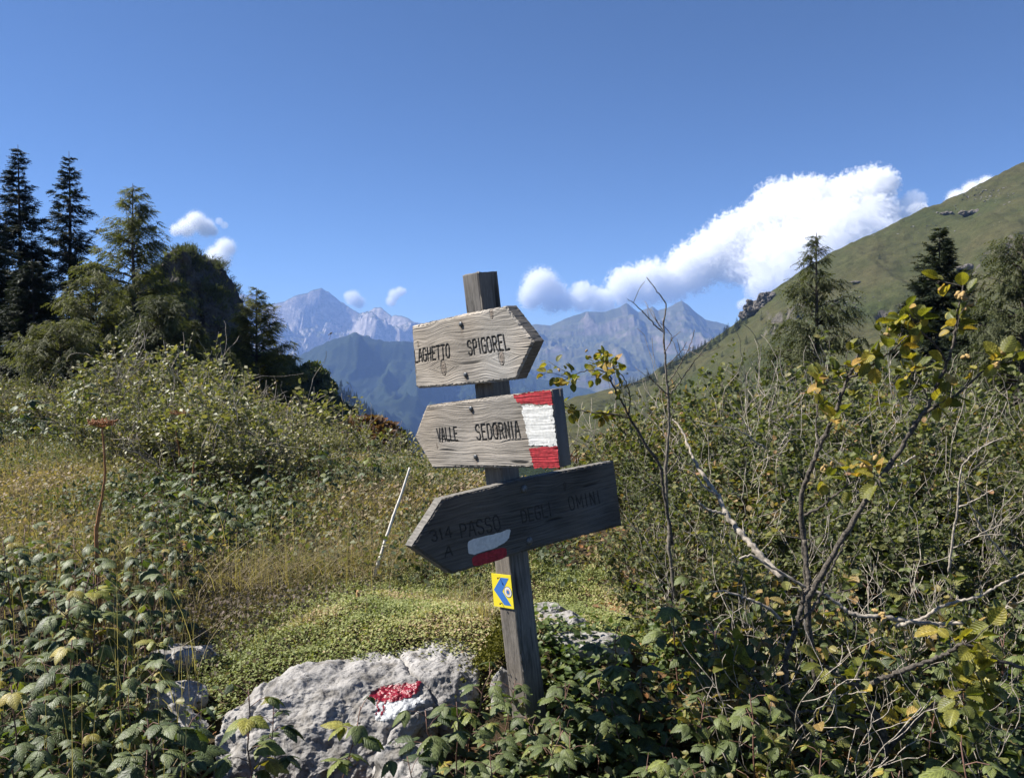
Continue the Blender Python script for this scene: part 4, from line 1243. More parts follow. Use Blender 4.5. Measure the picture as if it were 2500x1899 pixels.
# alder with leaves arching left over the middle board
D2 = 3.7
L2 = [(branch_line([z7(*q) for q in [(560, 1250), (520, 1000), (500, 880), (430, 770), (360, 650), (330, 590), (300, 540), (265, 450), (240, 385), (205, 370)]], D2, D2, 50, 0.004, 21), 0.009, 0.0025),
      (branch_line([z7(*q) for q in [(262, 440), (200, 430), (130, 440), (80, 465), (20, 500)]], D2, D2 - 0.1, 24, 0.003, 22), 0.0032, 0.0014),
      (branch_line([z7(*q) for q in [(360, 655), (280, 635), (200, 630), (100, 615), (60, 600)]], D2, D2 - 0.1, 24, 0.003, 23), 0.004, 0.0016),
      (branch_line([z7(*q) for q in [(355, 640), (362, 560), (340, 480), (300, 430), (270, 400)]], D2, D2 - 0.1, 24, 0.003, 24), 0.0035, 0.0014)]
hero("alder_shrub", "leafy alder stem arching left over the end of the middle board", "bush", (P(*z7(560, 1250), D2)[0], D2, 0.0), L2, M['bark_mid'], M['alder_y'], LF_ALDER_HI, 0.038, 11, (1, 2, 3, 0), 502, twig=3,
     cones=[(P(*z7(160, 350), D2), 3, 0.008), (P(*z7(30, 415), D2 - .1), 2, 0.007)])
# tall foreground alder at the right
D3 = 3.0
L3 = [(branch_line([z7(*q) for q in [(1240, 1900), (1200, 1600), (1190, 1385), (1165, 1050), (1200, 920), (1250, 800), (1330, 620), (1370, 500), (1410, 420), (1440, 350), (1500, 340)]], D3 + .1, D3, 70, 0.004, 31), 0.0135, 0.004),
      (branch_line([z7(*q) for q in [(1390, 465), (1470, 425), (1540, 375), (1600, 335), (1640, 290), (1670, 265)]], D3, D3 - 0.1, 36, 0.003, 32), 0.0055, 0.002),
      (branch_line([z7(*q) for q in [(1200, 1500), (1280, 1350), (1370, 1200), (1500, 1000), (1600, 850), (1680, 720), (1730, 640), (1770, 590), (1810, 490), (1850, 400), (1880, 290), (1893, 220), (1905, 120), (1930, 20)]], D3, D3 - 0.05, 80, 0.004, 33), 0.0125, 0.0028),
      (branch_line([z7(*q) for q in [(1740, 640), (1800, 600), (1850, 580), (1910, 530), (1980, 470), (2040, 420), (2095, 388)]], D3, D3 - 0.15, 40, 0.003, 34), 0.0065, 0.0022),
      (branch_line([z7(*q) for q in [(1850, 395), (1800, 320), (1750, 270), (1710, 225), (1675, 170)]], D3, D3 - 0.1, 30, 0.003, 35), 0.0045, 0.0018),
      (branch_line([z7(*q) for q in [(1255, 790), (1235, 700), (1245, 600), (1260, 520), (1300, 475)]], D3, D3 + 0.1, 30, 0.003, 36), 0.0042, 0.0018),
      (branch_line([z7(*q) for q in [(1180, 1110), (1260, 1070), (1330, 1010), (1400, 960), (1450, 930), (1500, 890)]], D3, D3 - 0.15, 34, 0.003, 37), 0.0055, 0.002),
      (branch_line([z7(*q) for q in [(1770, 600), (1740, 520), (1690, 480), (1640, 430)]], D3, D3 + 0.1, 24, 0.003, 38), 0.0035, 0.0016)]
hero("alder_shrub", "tall yellow leaved alder with cones reaching up in the right foreground", "bush", (P(*z7(1220, 1700), D3)[0], D3, -0.1), L3, M['bark_mid'], M['alder_y'], LF_ALDER_HI, 0.052, 8, (0, 1, 2, 3, 4, 5, 6, 7), 503, twig=4,
     cones=[(P(*z7(1905, 75), D3 - .05), 5, 0.014), (P(*z7(1950, 110), D3 - .05), 3, 0.012), (P(*z7(2075, 392), D3 - .15), 3, 0.013), (P(*z7(1490, 870), D3 - .15), 4, 0.013), (P(*z7(1300, 880), D3), 4, 0.011), (P(*z7(1950, 355), D3), 2, 0.012), (P(*z7(1565, 270), D3 - .1), 2, 0.011)])
# stems low in the right foreground
D4 = 2.75
L4 = [(branch_line([z6(*q) for q in [(1290, 1010), (1240, 830), (1160, 700), (1140, 560), (1145, 450), (1190, 330), (1215, 220), (1240, 150), (1235, 60), (1225, -60)]], D4, D4 + .15, 60, 0.004, 41), 0.013, 0.008),
      (branch_line([z6(*q) for q in [(1600, 1080), (1580, 960), (1575, 800), (1500, 660), (1470, 600), (1400, 570), (1320, 510)]], D4, D4 - 0.1, 50, 0.004, 42), 0.017, 0.006),
      (branch_line([z6(*q) for q in [(1485, 610), (1560, 570), (1640, 535), (1740, 500), (1830, 470), (1900, 425), (1960, 410), (2060, 470), (2230, 520)]], D4, D4 - 0.1, 56, 0.004, 43), 0.0095, 0.006),
      (branch_line([z6(*q) for q in [(1580, 900), (1680, 800), (1760, 720), (1850, 650), (1960, 600), (2030, 570)]], D4, D4 - 0.1, 40, 0.004, 44), 0.010, 0.004),
      (branch_line([z6(*q) for q in [(1150, 690), (1060, 620), (990, 560), (940, 515), (870, 540)]], D4, D4 + 0.1, 36, 0.004, 45), 0.007, 0.003),
      (branch_line([z6(*q) for q in [(1200, 310), (1280, 220), (1320, 120), (1360, 40), (1400, -40)]], D4 + .1, D4 + 0.1, 36, 0.004, 46), 0.006, 0.004),
      (branch_line([z6(*q) for q in [(1170, 710), (1290, 715), (1400, 720), (1500, 740), (1620, 760), (1800, 780)]], D4, D4 + 0.15, 44, 0.004, 47), 0.006, 0.003)]
hero("alder_shrub", "low alder of thick dark crossing stems in the bottom right corner", "bush", (P(*z6(1500, 1000), D4)[0], D4, -0.1), L4, M['bark_mid'], M['alder_y'], LF_ALDER_HI, 0.062, 7, (1, 2, 3, 4, 6), 504, twig=4,
     cones=[(P(*z6(1575, 290), D4 + .1), 5, 0.012), (P(*z6(2170, 230), D4), 2, 0.012)])
# bleached branches
def dead(label, lines, seed, twig=1):
    b = lines[0][0][0]
    hero("dead_branch", label, "branch", tuple(b), lines, M['bark_dead'], None, None, 0, 0, (), seed, twig=twig, group="dead branches in the thicket")
dead("long bleached dead branch running down through the bushes beside the bare sapling", [
    (branch_line([z7(*q) for q in [(1080, 1400), (1010, 1340), (940, 1260), (880, 1190), (815, 1110), (780, 1030), (730, 960), (680, 880), (640, 800), (610, 720), (560, 660)]], 3.3, 3.9, 70, 0.004, 51), 0.017, 0.004),
    (branch_line([z7(*q) for q in [(812, 1105), (760, 1095), (710, 1075), (680, 1040)]], 3.5, 3.5, 24, 0.003, 52), 0.008, 0.003),
    (branch_line([z7(*q) for q in [(770, 1015), (720, 985), (690, 950), (660, 915)]], 3.6, 3.6, 24, 0.003, 53), 0.006, 0.002)], 511)
dead("forked bleached branch lying across the lower middle of the thicket", [
    (branch_line([z6(*q) for q in [(1690, 310), (1600, 290), (1480, 280), (1420, 265), (1380, 230), (1300, 180), (1210, 140), (1100, 80), (985, 10), (930, 25)]], 3.0, 3.1, 60, 0.004, 54), 0.010, 0.004),
    (branch_line([z6(*q) for q in [(1120, 300), (1040, 235), (985, 215), (930, 190), (860, 170), (780, 180)]], 3.1, 3.1, 30, 0.003, 55), 0.007, 0.002)], 512)
dead("white bleached branch reaching right to the picture edge", [
    (branch_line([z6(*q) for q in [(1640, 330), (1690, 312), (1780, 315), (1860, 318), (1940, 312), (2010, 308)]], 2.95, 2.85, 40, 0.003, 56), 0.0095, 0.005),
    (branch_line([z6(*q) for q in [(1690, 312), (1760, 290), (1830, 245), (1920, 215), (2010, 195), (2090, 150), (2170, 110), (2260, 60)]], 2.95, 2.8, 46, 0.003, 57), 0.0075, 0.003),
    (branch_line([z6(*q) for q in [(2010, 308), (2080, 270), (2160, 235), (2260, 190)]], 2.85, 2.8, 26, 0.003, 58), 0.005, 0.002)], 513)
dead("thin pale dead branch curving upward near the right edge of the thicket", [
    (branch_line([z7(*q) for q in [(1860, 1385), (1870, 1250), (1900, 1080), (1905, 960), (1930, 870), (2000, 800), (2080, 760), (2130, 740)]], 3.6, 3.5, 50, 0.003, 59), 0.006, 0.002),
    (branch_line([z7(*q) for q in [(1870, 1270), (1940, 1240), (2020, 1190), (2120, 1150)]], 3.6, 3.5, 26, 0.003, 60), 0.004, 0.0016),
    (branch_line([z7(*q) for q in [(1900, 1075), (1980, 1040), (2050, 1000), (2110, 970)]], 3.6, 3.5, 26, 0.003, 61), 0.004, 0.0016),
    (branch_line([z7(*q) for q in [(2150, 1340), (2060, 1230), (1990, 1130), (1950, 1020), (1925, 920)]], 3.7, 3.6, 36, 0.003, 62), 0.005, 0.002)], 514)
gd = np.random.default_rng(515)
for q, lab in [([(1000, 800), (900, 730), (830, 700), (700, 690)], "grey crooked twig over the bushes left of the tall alder"), ([(1060, 800), (1110, 720), (1120, 690)], "short upright grey twig among the bushes"), ([(1700, 830), (1620, 880), (1560, 890)], "short pale stub leaning in the middle of the right thicket")]:
    dead(lab, [(branch_line([z7(*a) for a in q], 5.0, 4.9, 30, 0.006, len(lab)), 0.006, 0.002)], len(lab), 2)
zl = lambda x, y: (x / 2.1067, 850 + y / 2.1067)
for q, lab in [([(925, 580), (1000, 535), (1060, 490), (1130, 430)], "thick broken bleached branch end in the bushes left of the boards"),
               ([(1100, 660), (1140, 610), (1190, 540), (1240, 490), (1330, 460)], "curved grey stem spreading from the base of the bushes on the left"),
               ([(1100, 640), (1190, 590), (1260, 530), (1330, 420), (1420, 380)], "long thin grey stem rising right through the left bushes"),
               ([(1180, 660), (1260, 620), (1340, 570)], "low pale stem under the left bushes"),
               ([(1400, 690), (1470, 620), (1540, 520), (1640, 440)], "pale bundle stem right in the left bushes")]:
    ln_ = branch_line([zl(*a) for a in q], 10.2, 10.0, 30, 0.012, len(lab))
    hero("dead_branch", lab, "branch", tuple(ln_[0]), [(ln_, 0.024, 0.008)], M['bark_dead'], None, None, 0, 0, (), len(lab), twig=4, group="bare stems in the left bushes")

# ------------------------------------------------------------------ raspberry plants
def rasp_proto(seed, leaf, hgt, nleaf, label, group, size=0.075):
    g = np.random.default_rng(seed)
    root = empty("raspberry_plant", (0, 0, 0)); tag(root, label, "raspberry plant", group)
    a0 = g.uniform(0, 2 * PI); ln = g.uniform(0.05, 0.25)
    zz = np.linspace(-0.08, hgt, 9)
    cane = np.stack([ln * (zz / hgt) ** 2 * math.cos(a0) * hgt, ln * (zz / hgt) ** 2 * math.sin(a0) * hgt, zz], 1) + 0.006 * g.normal(size=(9, 3))
    sb, fb = MB(), MB()
    tube(sb, cane, np.linspace(0.0042, 0.002, 9), 6)
    pos, al, up, sz, rn = [], [], [], [], []
    for i in range(nleaf):
        f = 0.30 + 0.70 * (i + 0.5) / nleaf
        p = np.array([np.interp(f * 8, np.arange(9), cane[:, c]) for c in range(3)])
        az = a0 + i * 2.4 + g.normal() * 0.3
        out = np.array([math.cos(az), math.sin(az), 0])
        pl = g.uniform(0.05, 0.09) * (1.1 - 0.5 * (f - 0.3))
        e = p + out * pl + np.array([0, 0, pl * g.uniform(0.2, 0.8)])
        tube(sb, np.array([p, (p + e) / 2 + np.array([0, 0, 0.008]), e]), [0.0018, 0.0014, 0.0012], 4, cap=False)
        ls = size * g.uniform(0.75, 1.25) * (1.05 - 0.35 * (f > 0.9))
        r_ = g.uniform(0, 1); r_ = r_ * 0.88 if g.uniform() < 0.85 else g.uniform(0.88, 1.0)
        side = np.cross([0, 0, 1.0], out)
        dr = g.uniform(-0.55, 0.0)
        for (dv, s_) in [(out, 1.0), (out * 0.45 + side * 0.9, 0.82), (out * 0.45 - side * 0.9, 0.82)] + ([(-out * 0.15 + side, 0.66), (-out * 0.15 - side, 0.66)] if g.uniform() < 0.45 else []):
            pos.append(e + norm(dv) * 0.004); al.append(norm(dv + np.array([0, 0, dr + g.normal() * 0.12])))
            up.append(norm(np.array([0, 0, 1.0]) + 0.22 * g.normal(size=3))); sz.append(ls * s_); rn.append(np.clip(r_ + g.normal() * 0.03, 0, 1))
    fb.instances(leaf[0], None, leaf[1], np.array(pos), frames(np.array(al), np.array(up)), np.array(sz), np.array(rn), leaf[2])
    so = sb.build("cane", M['cane'], root); fo = fb.build("foliage", M['rasp'], root)
    reg(root, so, fo)
    return Proto(root)
GA, LA = "raspberry plants in the left foreground", "dark green drooping raspberry plant in the bed left of the painted boulder"
GB, LB = "raspberry plants at the foot of the signpost", "fresh dark green raspberry plant along the bottom edge around the foot of the post"
GC, LC = "raspberry plants in the meadow", "silvery green raspberry plant in the meadow beyond the boulder"
GD, LD = "raspberry plants under the alders", "green raspberry plant growing under the alder thicket at lower right"
ra = [rasp_proto(600 + i, LF_RASP_HI, 0.46 + 0.05 * i, 9 + i, LA, GA, 0.080) for i in range(5)]
rb = [rasp_proto(620 + i, LF_RASP_HI, 0.42 + 0.05 * i, 9 + i, LB, GB, 0.082) for i in range(4)]
rc = [rasp_proto(640 + i, LF_RASP, 0.45 + 0.06 * i, 9 + i, LC, GC, 0.080) for i in range(4)]
rd_ = [rasp_proto(660 + i, LF_RASP, 0.40 + 0.05 * i, 9 + i, LD, GD, 0.07) for i in range(3)]
g = np.random.default_rng(99)
def put_rasp(protos, px, d, sc=1.0, dz=0.0):
    x = (px - CX) / FPX * d
    return protos[int(g.integers(0, len(protos)))].put((x, d, float(gh(x, d)) - 0.02 + dz), g.uniform(0, 2 * PI), sc, (g.normal() * 0.08, g.normal() * 0.08))
# left foreground bed
for d, step, x1, sc in [(1.95, 95, 420, 0.86), (2.15, 85, 470, 0.9), (2.4, 80, 480, 0.92), (2.65, 75, 470, 0.9), (2.95, 70, 430, 0.9), (3.3, 65, 400, 0.9), (3.7, 62, 390, 0.9), (4.15, 60, 440, 0.9), (4.6, 60, 480, 0.9)]:
    px = -90 + g.uniform(0, step)
    while px < x1:
        put_rasp(ra, px, d * g.uniform(0.96, 1.04), sc * g.uniform(0.6, 1.18)); px += step * g.uniform(0.75, 1.3)
# thin plants in front of the boulder
for (px, d, s_) in [(590, 2.45, 0.95), (655, 2.55, 0.8), (545, 2.3, 0.8), (790, 2.5, 0.9), (740, 2.2, 0.55), (850, 2.15, 0.5), (620, 2.1, 0.6)]: put_rasp(ra, px, d, s_)
# foot of the post
for d, step, x0, x1, sc in [(2.1, 85, 960, 1800, 0.62), (2.3, 80, 1000, 1800, 0.75), (2.5, 75, 1040, 1780, 0.85), (2.72, 80, 1090, 1750, 0.85), (2.95, 85, 1130, 1700, 0.8)]:
    px = x0 + g.uniform(0, step * 0.5)
    while px < x1:
        ok = not (d > 2.9 and 1210 < px < 1350)
        if ok: put_rasp(rb, px, d * g.uniform(0.98, 1.02), sc * g.uniform(0.75, 1.05))
        px += step * g.uniform(0.75, 1.3)
for (px, d, s_) in [(1510, 3.2, 1.0), (1570, 3.1, 0.9), (1395, 2.98, 0.75), (1450, 3.05, 0.8), (1352, 2.88, 0.6), (1480, 2.95, 0.9), (1075, 2.75, 1.0), (1120, 2.85, 0.9), (1030, 2.62, 0.85)]: put_rasp(rb, px, d, s_)
# meadow
for d, step, x0, x1 in [(5.4, 62, 240, 620), (6.2, 58, 200, 760), (7.0, 55, 240, 860), (8.0, 70, 260, 920), (9.0, 120, 380, 960)]:
    px = x0 + g.uniform(0, step)
    while px < x1:
        if g.uniform() < 0.86: put_rasp(rc, px, d * g.uniform(0.95, 1.05), g.uniform(0.7, 1.1))
        px += step * g.uniform(0.75, 1.3)
for d, x0 in [(11.5, -100), (12.6, -100)]:
    for px in np.arange(x0, 700, 75): put_rasp(rc, px + g.uniform(-20, 20), d, g.uniform(1.2, 1.9))
# under the alders
for d, step in [(2.25, 120), (2.6, 120), (3.2, 130), (4.0, 140)]:
    px = 1640 + g.uniform(0, step)
    while px < 2560:
        put_rasp(rd_, px, d * g.uniform(0.95, 1.05), g.uniform(0.75, 1.1)); px += step * g.uniform(0.75, 1.3)

# ------------------------------------------------------------------ low cover
def blades(n, xy, h, wd, g, mb, lean=0.35, seg=2, rlo=0, rhi=1, dz=0.0):
    """bent grass blades as narrow tapered strips"""
    x, y = xy
    z = gh(x, y) + dz
    a = g.uniform(0, 2 * PI, n); hh = h * g.uniform(0.45, 1.2, n); ln = lean * np.abs(g.normal(size=n))
    f = np.linspace(0, 1, seg + 1)
    ax = np.stack([np.cos(a), np.sin(a)], 1); sd = np.stack([-np.sin(a + 0.7), np.cos(a + 0.7)], 1)
    V = np.zeros((n, (seg + 1) * 2, 3))
    for i, ff in enumerate(f):
        c = np.stack([x + ax[:, 0] * ln * hh * ff ** 2, y + ax[:, 1] * ln * hh * ff ** 2, z + hh * ff * (1 - 0.25 * ln * ff)], 1)
        w_ = (wd * (1 - 0.85 * ff))
        off = np.stack([sd[:, 0] * w_, sd[:, 1] * w_, np.zeros(n)], 1)
        V[:, i * 2] = c - off; V[:, i * 2 + 1] = c + off
    F = []
    for i in range(seg): F.append([2 * i, 2 * i + 1, 2 * i + 3, 2 * i + 2])
    F = np.array(F)[None] + (np.arange(n) * (seg + 1) * 2)[:, None, None]
    mb.add(V.reshape(-1, 3), None, F.reshape(-1, 4), np.repeat(g.uniform(rlo, rhi, n), (seg + 1) * 2))

g = np.random.default_rng(123)
# creeping cover on the mound
mb = MB(); n = 150000
x = g.uniform(-2.1, 0.75, n); y = g.uniform(3.25, 5.9, n)
den = sstep(0.25, 0.7, 0.5 + 0.5 * fbm(x * 2.2, y * 2.2, o=3, seed=130) + 0.25)
kp = (g.uniform(size=n) < den); x, y = x[kp], y[kp]
kp = ~((y < 3.6) & (x > -0.05)); x, y = x[kp], y[kp]; n = len(x)
z = gh(x, y) + np.abs(g.normal(size=n)) * 0.016 + 0.01 + 0.02 * vn(x * 9, y * 9, seed=131)
al = norm(np.stack([g.normal(size=n), g.normal(size=n), 0.25 + 0.4 * g.normal(size=n)], 1)); up = norm(rand_unit(g, n) * 0.5 + [-0.3, 0, 1])
mb.instances(LF_FAR[0], None, LF_FAR[1], np.stack([x, y, z], 1), frames(al, up), 0.0135 * g.uniform(0.6, 1.3, n), np.clip(0.45 + 0.5 * vn(x * 3, y * 3, seed=132) + 0.25 * g.normal(size=n), 0, 1))
tag(mb.build("ground_cover", M['thyme']), "low creeping green herbs covering the mound behind the boulder", "ground cover", kind='stuff')
mb = MB(); n = 14000
x = g.normal(-1.75, 0.35, n); y = g.normal(4.5, 0.45, n)
z = gh(x, y) + g.uniform(0, 0.09, n)
al = norm(np.stack([g.normal(size=n), g.normal(size=n), 1 + 0.5 * g.normal(size=n)], 1))
mb.instances(LF_FAR[0], None, LF_FAR[1], np.stack([x, y, z], 1), frames(al, norm(rand_unit(g, n))), 0.02 * g.uniform(0.6, 1.3, n), g.uniform(0, 1, n))
tag(mb.build("heather", M['heath']), "greyish pink low heather patch left of the green mound", "heather", kind='stuff')
mb = MB(); n = 9000
c = P(1222, 1600, 3.5)
x = g.normal(c[0], 0.09, n); y = g.normal(3.55, 0.12, n); z = 0.17 + 0.10 * np.exp(-((x - c[0]) / 0.09) ** 2) + 0.012 * g.normal(size=n)
al = rand_unit(g, n)
mb.instances(LF_FAR[0], None, LF_FAR[1], np.stack([x, y, z], 1), frames(al, norm(rand_unit(g, n))), 0.012 * g.uniform(0.6, 1.3, n), g.uniform(0, 1, n))
tag(mb.build("moss", M['moss']), "yellow green moss between the boulder and the post", "moss", kind='stuff')
# meadow herbs and grasses
mb = MB(); n = 20000
y = 4.8 + 11.5 * g.uniform(size=n) ** 0.8; x = g.uniform(-0.75, 0.05, n) * y * 1.0
kp = g.uniform(size=n) < 0.25 + 0.75 * sstep(-0.2, 0.4, fbm(x * 0.6, y * 0.6, o=3, seed=140)); x, y = x[kp], y[kp]
blades(len(x), (x, y), 0.22, 0.003, g, mb, 0.5)
n = 100000
y = 5.0 + 11.5 * g.uniform(size=n) ** 0.8; x = g.uniform(-0.75, 0.08, n) * y
z = gh(x, y) + 0.30 * g.uniform(size=n) ** 1.2
al = norm(rand_unit(g, n) + [0, 0, 0.3]); up = norm(rand_unit(g, n) * 0.7 + [0, 0, 1])
mb.instances(LF_FAR[0], None, LF_FAR[1], np.stack([x, y, z], 1), frames(al, up), 0.036 * g.uniform(0.5, 1.3, n), np.clip(0.42 + 0.85 * vn(x * 0.8, y * 0.8, seed=141) + 0.22 * g.normal(size=n), 0, 1))
tag(mb.build("meadow_herbs", M['meadow']), "meadow of mixed herbs and fading grass on the left", "meadow", kind='stuff')
# straw coloured tufts behind the mound and next to the stick
mb = MB()
for (px, d, n, sp, h) in [(640, 5.0, 500, 0.22, 0.34), (780, 5.3, 700, 0.30, 0.32), (900, 5.6, 700, 0.28, 0.34), (990, 5.8, 600, 0.22, 0.36), (560, 4.8, 300, 0.2, 0.3), (1140, 4.6, 260, 0.12, 0.22), (120, 9.5, 1500, 0.8, 0.42), (20, 11, 1500, 0.8, 0.55), (260, 9, 900, 0.6, 0.4), (850, 7.5, 900, 0.5, 0.4), (1180, 3.75, 160, 0.06, 0.2)]:
    n = int(n * 0.5); sp = sp * 0.75; x = (px - CX) / FPX * d + g.normal(size=n) * sp; y = d + g.normal(size=n) * sp * 0.8
    blades(n, (x, y), h, 0.0022, g, mb, 1.25, 4, 0.3, 1.0)
n = 9000
y = g.uniform(5.2, 11.5, n); px = g.uniform(-120, 330, n) - 10 * (y - 5); x = (px - CX) / FPX * y
kp = g.uniform(size=n) < 0.15 + 0.85 * sstep(-0.25, 0.3, fbm(x * 1.3, y * 1.3, o=3, seed=143)); x, y = x[kp], y[kp]
blades(len(x), (x, y), 0.34, 0.003, g, mb, 0.9, 3, 0.25, 1.0)
n = 260
y = g.uniform(2.1, 5.0, n); x = (g.uniform(-60, 470, n) - CX) / FPX * y
blades(n, (x, y), 0.62, 0.0024, g, mb, 0.35, 4, 0.35, 1.0)
n = 2600
y = g.uniform(3.7, 5.4, n); x = (g.uniform(470, 1240, n) - CX) / FPX * y
kp = g.uniform(size=n) < sstep(-0.1, 0.35, fbm(x * 2.6, y * 2.6, o=3, seed=149)); x, y = x[kp], y[kp]
blades(len(x), (x, y), 0.10, 0.0018, g, mb, 0.9, 3, 0.0, 0.9)
for i in range(60):
    px, d = g.uniform(480, 1010), g.uniform(4.6, 5.9)
    x = np.array([(px - CX) / FPX * d]); y = np.array([d])
    blades(1, (x, y), 0.62, 0.0022, g, mb, 0.55, 4, 0.6, 1.0)
tag(mb.build("grass", M['grassdry']), "straw coloured dry grass tufts behind the mound", "grass", kind='stuff')
# fresh low leaves between the canes
mb = MB(); n = 24000
y = 1.9 + 2.4 * g.uniform(size=n); x = g.uniform(-0.68, 0.66, n) * y
kp = ~((x > -1.15) & (x < -0.04) & (y > 2.5)) & ~((x > -1.6) & (x < 0.13) & (y > 3.2)) & ~((x < 0.6) & (y > 3.3)); x, y = x[kp], y[kp]; n = len(x)
z = gh(x, y) + 0.02 + 0.24 * g.uniform(size=n) ** 1.5
mb.instances(LF_ALDER[0], None, LF_ALDER[1], np.stack([x, y, z], 1), frames(norm(rand_unit(g, n) * [1, 1, 0.5]), norm(rand_unit(g, n) * 0.6 + [-0.2, 0, 1])), 0.030 * g.uniform(0.5, 1.4, n), g.uniform(0, 1, n))
n = 1500
x = g.uniform(0.06, 0.52, n); y = g.uniform(3.0, 3.75, n); z = gh(x, y) + 0.01 + 0.12 * g.uniform(size=n) ** 2
mb.instances(LF_ALDER[0], None, LF_ALDER[1], np.stack([x, y, z], 1), frames(norm(rand_unit(g, n) * [1, 1, 0.5]), norm(rand_unit(g, n) * 0.6 + [-0.2, 0, 1])), 0.03 * g.uniform(0.5, 1.4, n), g.uniform(0, 0.8, n))
tag(mb.build("undergrowth", M['fresh']), "fresh green low leaves growing between the canes", "undergrowth", kind='stuff')
# fallen leaves on the ground
mb = MB(); n = 9000
y = 2.0 + 9 * g.uniform(size=n) ** 1.4; x = g.uniform(-0.62, 0.66, n) * y
kp = ~((y > 3.2) & (y < 6) & (x > -2) & (x < 0.4)); x, y = x[kp], y[kp]; n = len(x)
z = gh(x, y) + 0.012 + 0.02 * g.uniform(size=n)
mb.instances(LF_ALDER[0], None, LF_ALDER[1], np.stack([x, y, z], 1), frames(norm(rand_unit(g, n) * [1, 1, 0.3]), norm(rand_unit(g, n) * 0.4 + [0, 0, 1])), 0.05 * g.uniform(0.5, 1.2, n), g.uniform(0, 1, n))
tag(mb.build("leaf_litter", M['litter']), "brown fallen leaves lying under the bushes", "fallen leaves", kind='stuff')

# ------------------------------------------------------------------ single stems and sticks
def single(name, label, cat, lines, mat, group=None, k=8):
    mb = MB(); base = lines[0][0][0]
    for p, r0, r1 in lines: tube(mb, p - base, np.linspace(r0, r1, len(p)), k)
    o = mb.build(name, mat); o.location = base
    return tag(o, label, cat, group)
kk = 2500 / 2212
st = branch_line([(805 * kk, 1257 * kk), (822 * kk, 1200 * kk), (848 * kk, 1120 * kk), (868 * kk, 1065 * kk), (885 * kk, 1010 * kk)], 5.3, 5.5, 30, 0.002, 71)
single("stick", "white bleached stick leaning up from the mound left of the boards", "stick", [(st, 0.0125, 0.0075)], M['birchpole'])
zz3 = lambda x, y: (500 + x / 2.458, 1400 + y / 2.458)
single("twig", "orange peeled twig lying curved on the mound", "twig", [(branch_line([zz3(*q) for q in [(760, 300), (820, 265), (880, 225), (930, 190), (985, 190)]], 4.1, 4.2, 24, 0.003, 72), 0.007, 0.011)], M['twig_orange'])
single("twig", "short orange stub standing upright behind the curved orange twig", "twig", [(branch_line([zz3(*q) for q in [(915, 185), (918, 140), (922, 100)]], 4.3, 4.32, 10, 0.002, 73), 0.010, 0.010)], M['twig_orange'])
single("twig", "small orange splinter of wood lying left of the orange stub", "twig", [(branch_line([zz3(*q) for q in [(840, 190), (770, 175), (690, 160)]], 4.4, 4.45, 14, 0.003, 74), 0.010, 0.005)], M['twig_orange'])
single("twig", "thin straw coloured twig lying across the mound below the orange one", "twig", [(branch_line([zz3(*q) for q in [(470, 430), (580, 395), (680, 355), (790, 290)]], 3.9, 4.1, 24, 0.003, 75), 0.004, 0.005)], M['grassdry'])
single("twig", "dark twig lying flat beside the orange one", "twig", [(branch_line([zz3(*q) for q in [(370, 445), (470, 425), (600, 350), (740, 300), (860, 262), (1060, 265)]], 3.95, 4.2, 24, 0.006, 76), 0.005, 0.003)], M['bark_mid'])

def umbel(label, pts, d, r0, r1, head, seed, ribs=18):
    gg = np.random.default_rng(seed)
    ln = branch_line(pts, d, d, 50, 0.0015, seed)
    base = ln[0].copy(); base[2] = min(base[2], float(gh(base[0], base[1])))
    root = empty("dried_hogweed", base); tag(root, label, "dried plant", "dried hogweed stalks")
    ln = np.concatenate([[base - [0, 0, 0.05]], ln])
    mb = MB()
    rr = np.linspace(r0, r1, len(ln)); rr *= 1 + 0.35 * (np.arange(len(ln)) < len(ln) * 0.55)
    tube(mb, ln - base, rr, 9)
    mb.build("stalk", M['hogweed'], root)
    if head:
        hb = MB(); tip = ln[-1]
        for i in range(ribs):
            a = i * 2.4; e = tip + head * np.array([math.cos(a) * math.sqrt((i + 1) / ribs), math.sin(a) * math.sqrt((i + 1) / ribs), 0.42 + 0.08 * gg.normal()])
            tube(hb, np.array([tip, (tip + e) / 2 - [0, 0, head * 0.08], e]) - base, [0.0025, 0.0018, 0.0014], 4, cap=False)
            for j in range(9):
                b = e + head * 0.17 * gg.normal(size=3) * [1, 1, 0.35]
                tube(hb, np.array([e, b]) - base, [0.0012, 0.001], 3, cap=False)
                tube(hb, np.array([b - [0, 0, 0.004], b, b + [0, 0, 0.004]]) - base, [0.002, 0.0055, 0.002], 5)
        hb.build("seed_head", M['hogweed'], root)
zq = lambda x, y: (x / 3.36, 950 + y / 3.36)
umbel("tall rusty brown dried hogweed stalk with a flat seed head standing in the raspberry bed", [zq(*q) for q in [(815, 1800), (810, 1680), (795, 1400), (790, 1200), (800, 1090), (820, 980), (850, 800), (862, 640), (850, 450), (838, 310)]], 4.2, 0.0088, 0.005, 0.06, 81)
umbel("short dark dried hogweed stem standing in the meadow beside the left bushes", [zq(*q) for q in [(1588, 960), (1580, 800), (1590, 600)]], 7.5, 0.012, 0.008, 0, 82)
umbel("distant dried hogweed with two rusty seed heads in front of the left bushes", [zq(*q) for q in [(1480, 720), (1470, 500), (1445, 350), (1470, 220)]], 9.0, 0.008, 0.004, 0.10, 83)

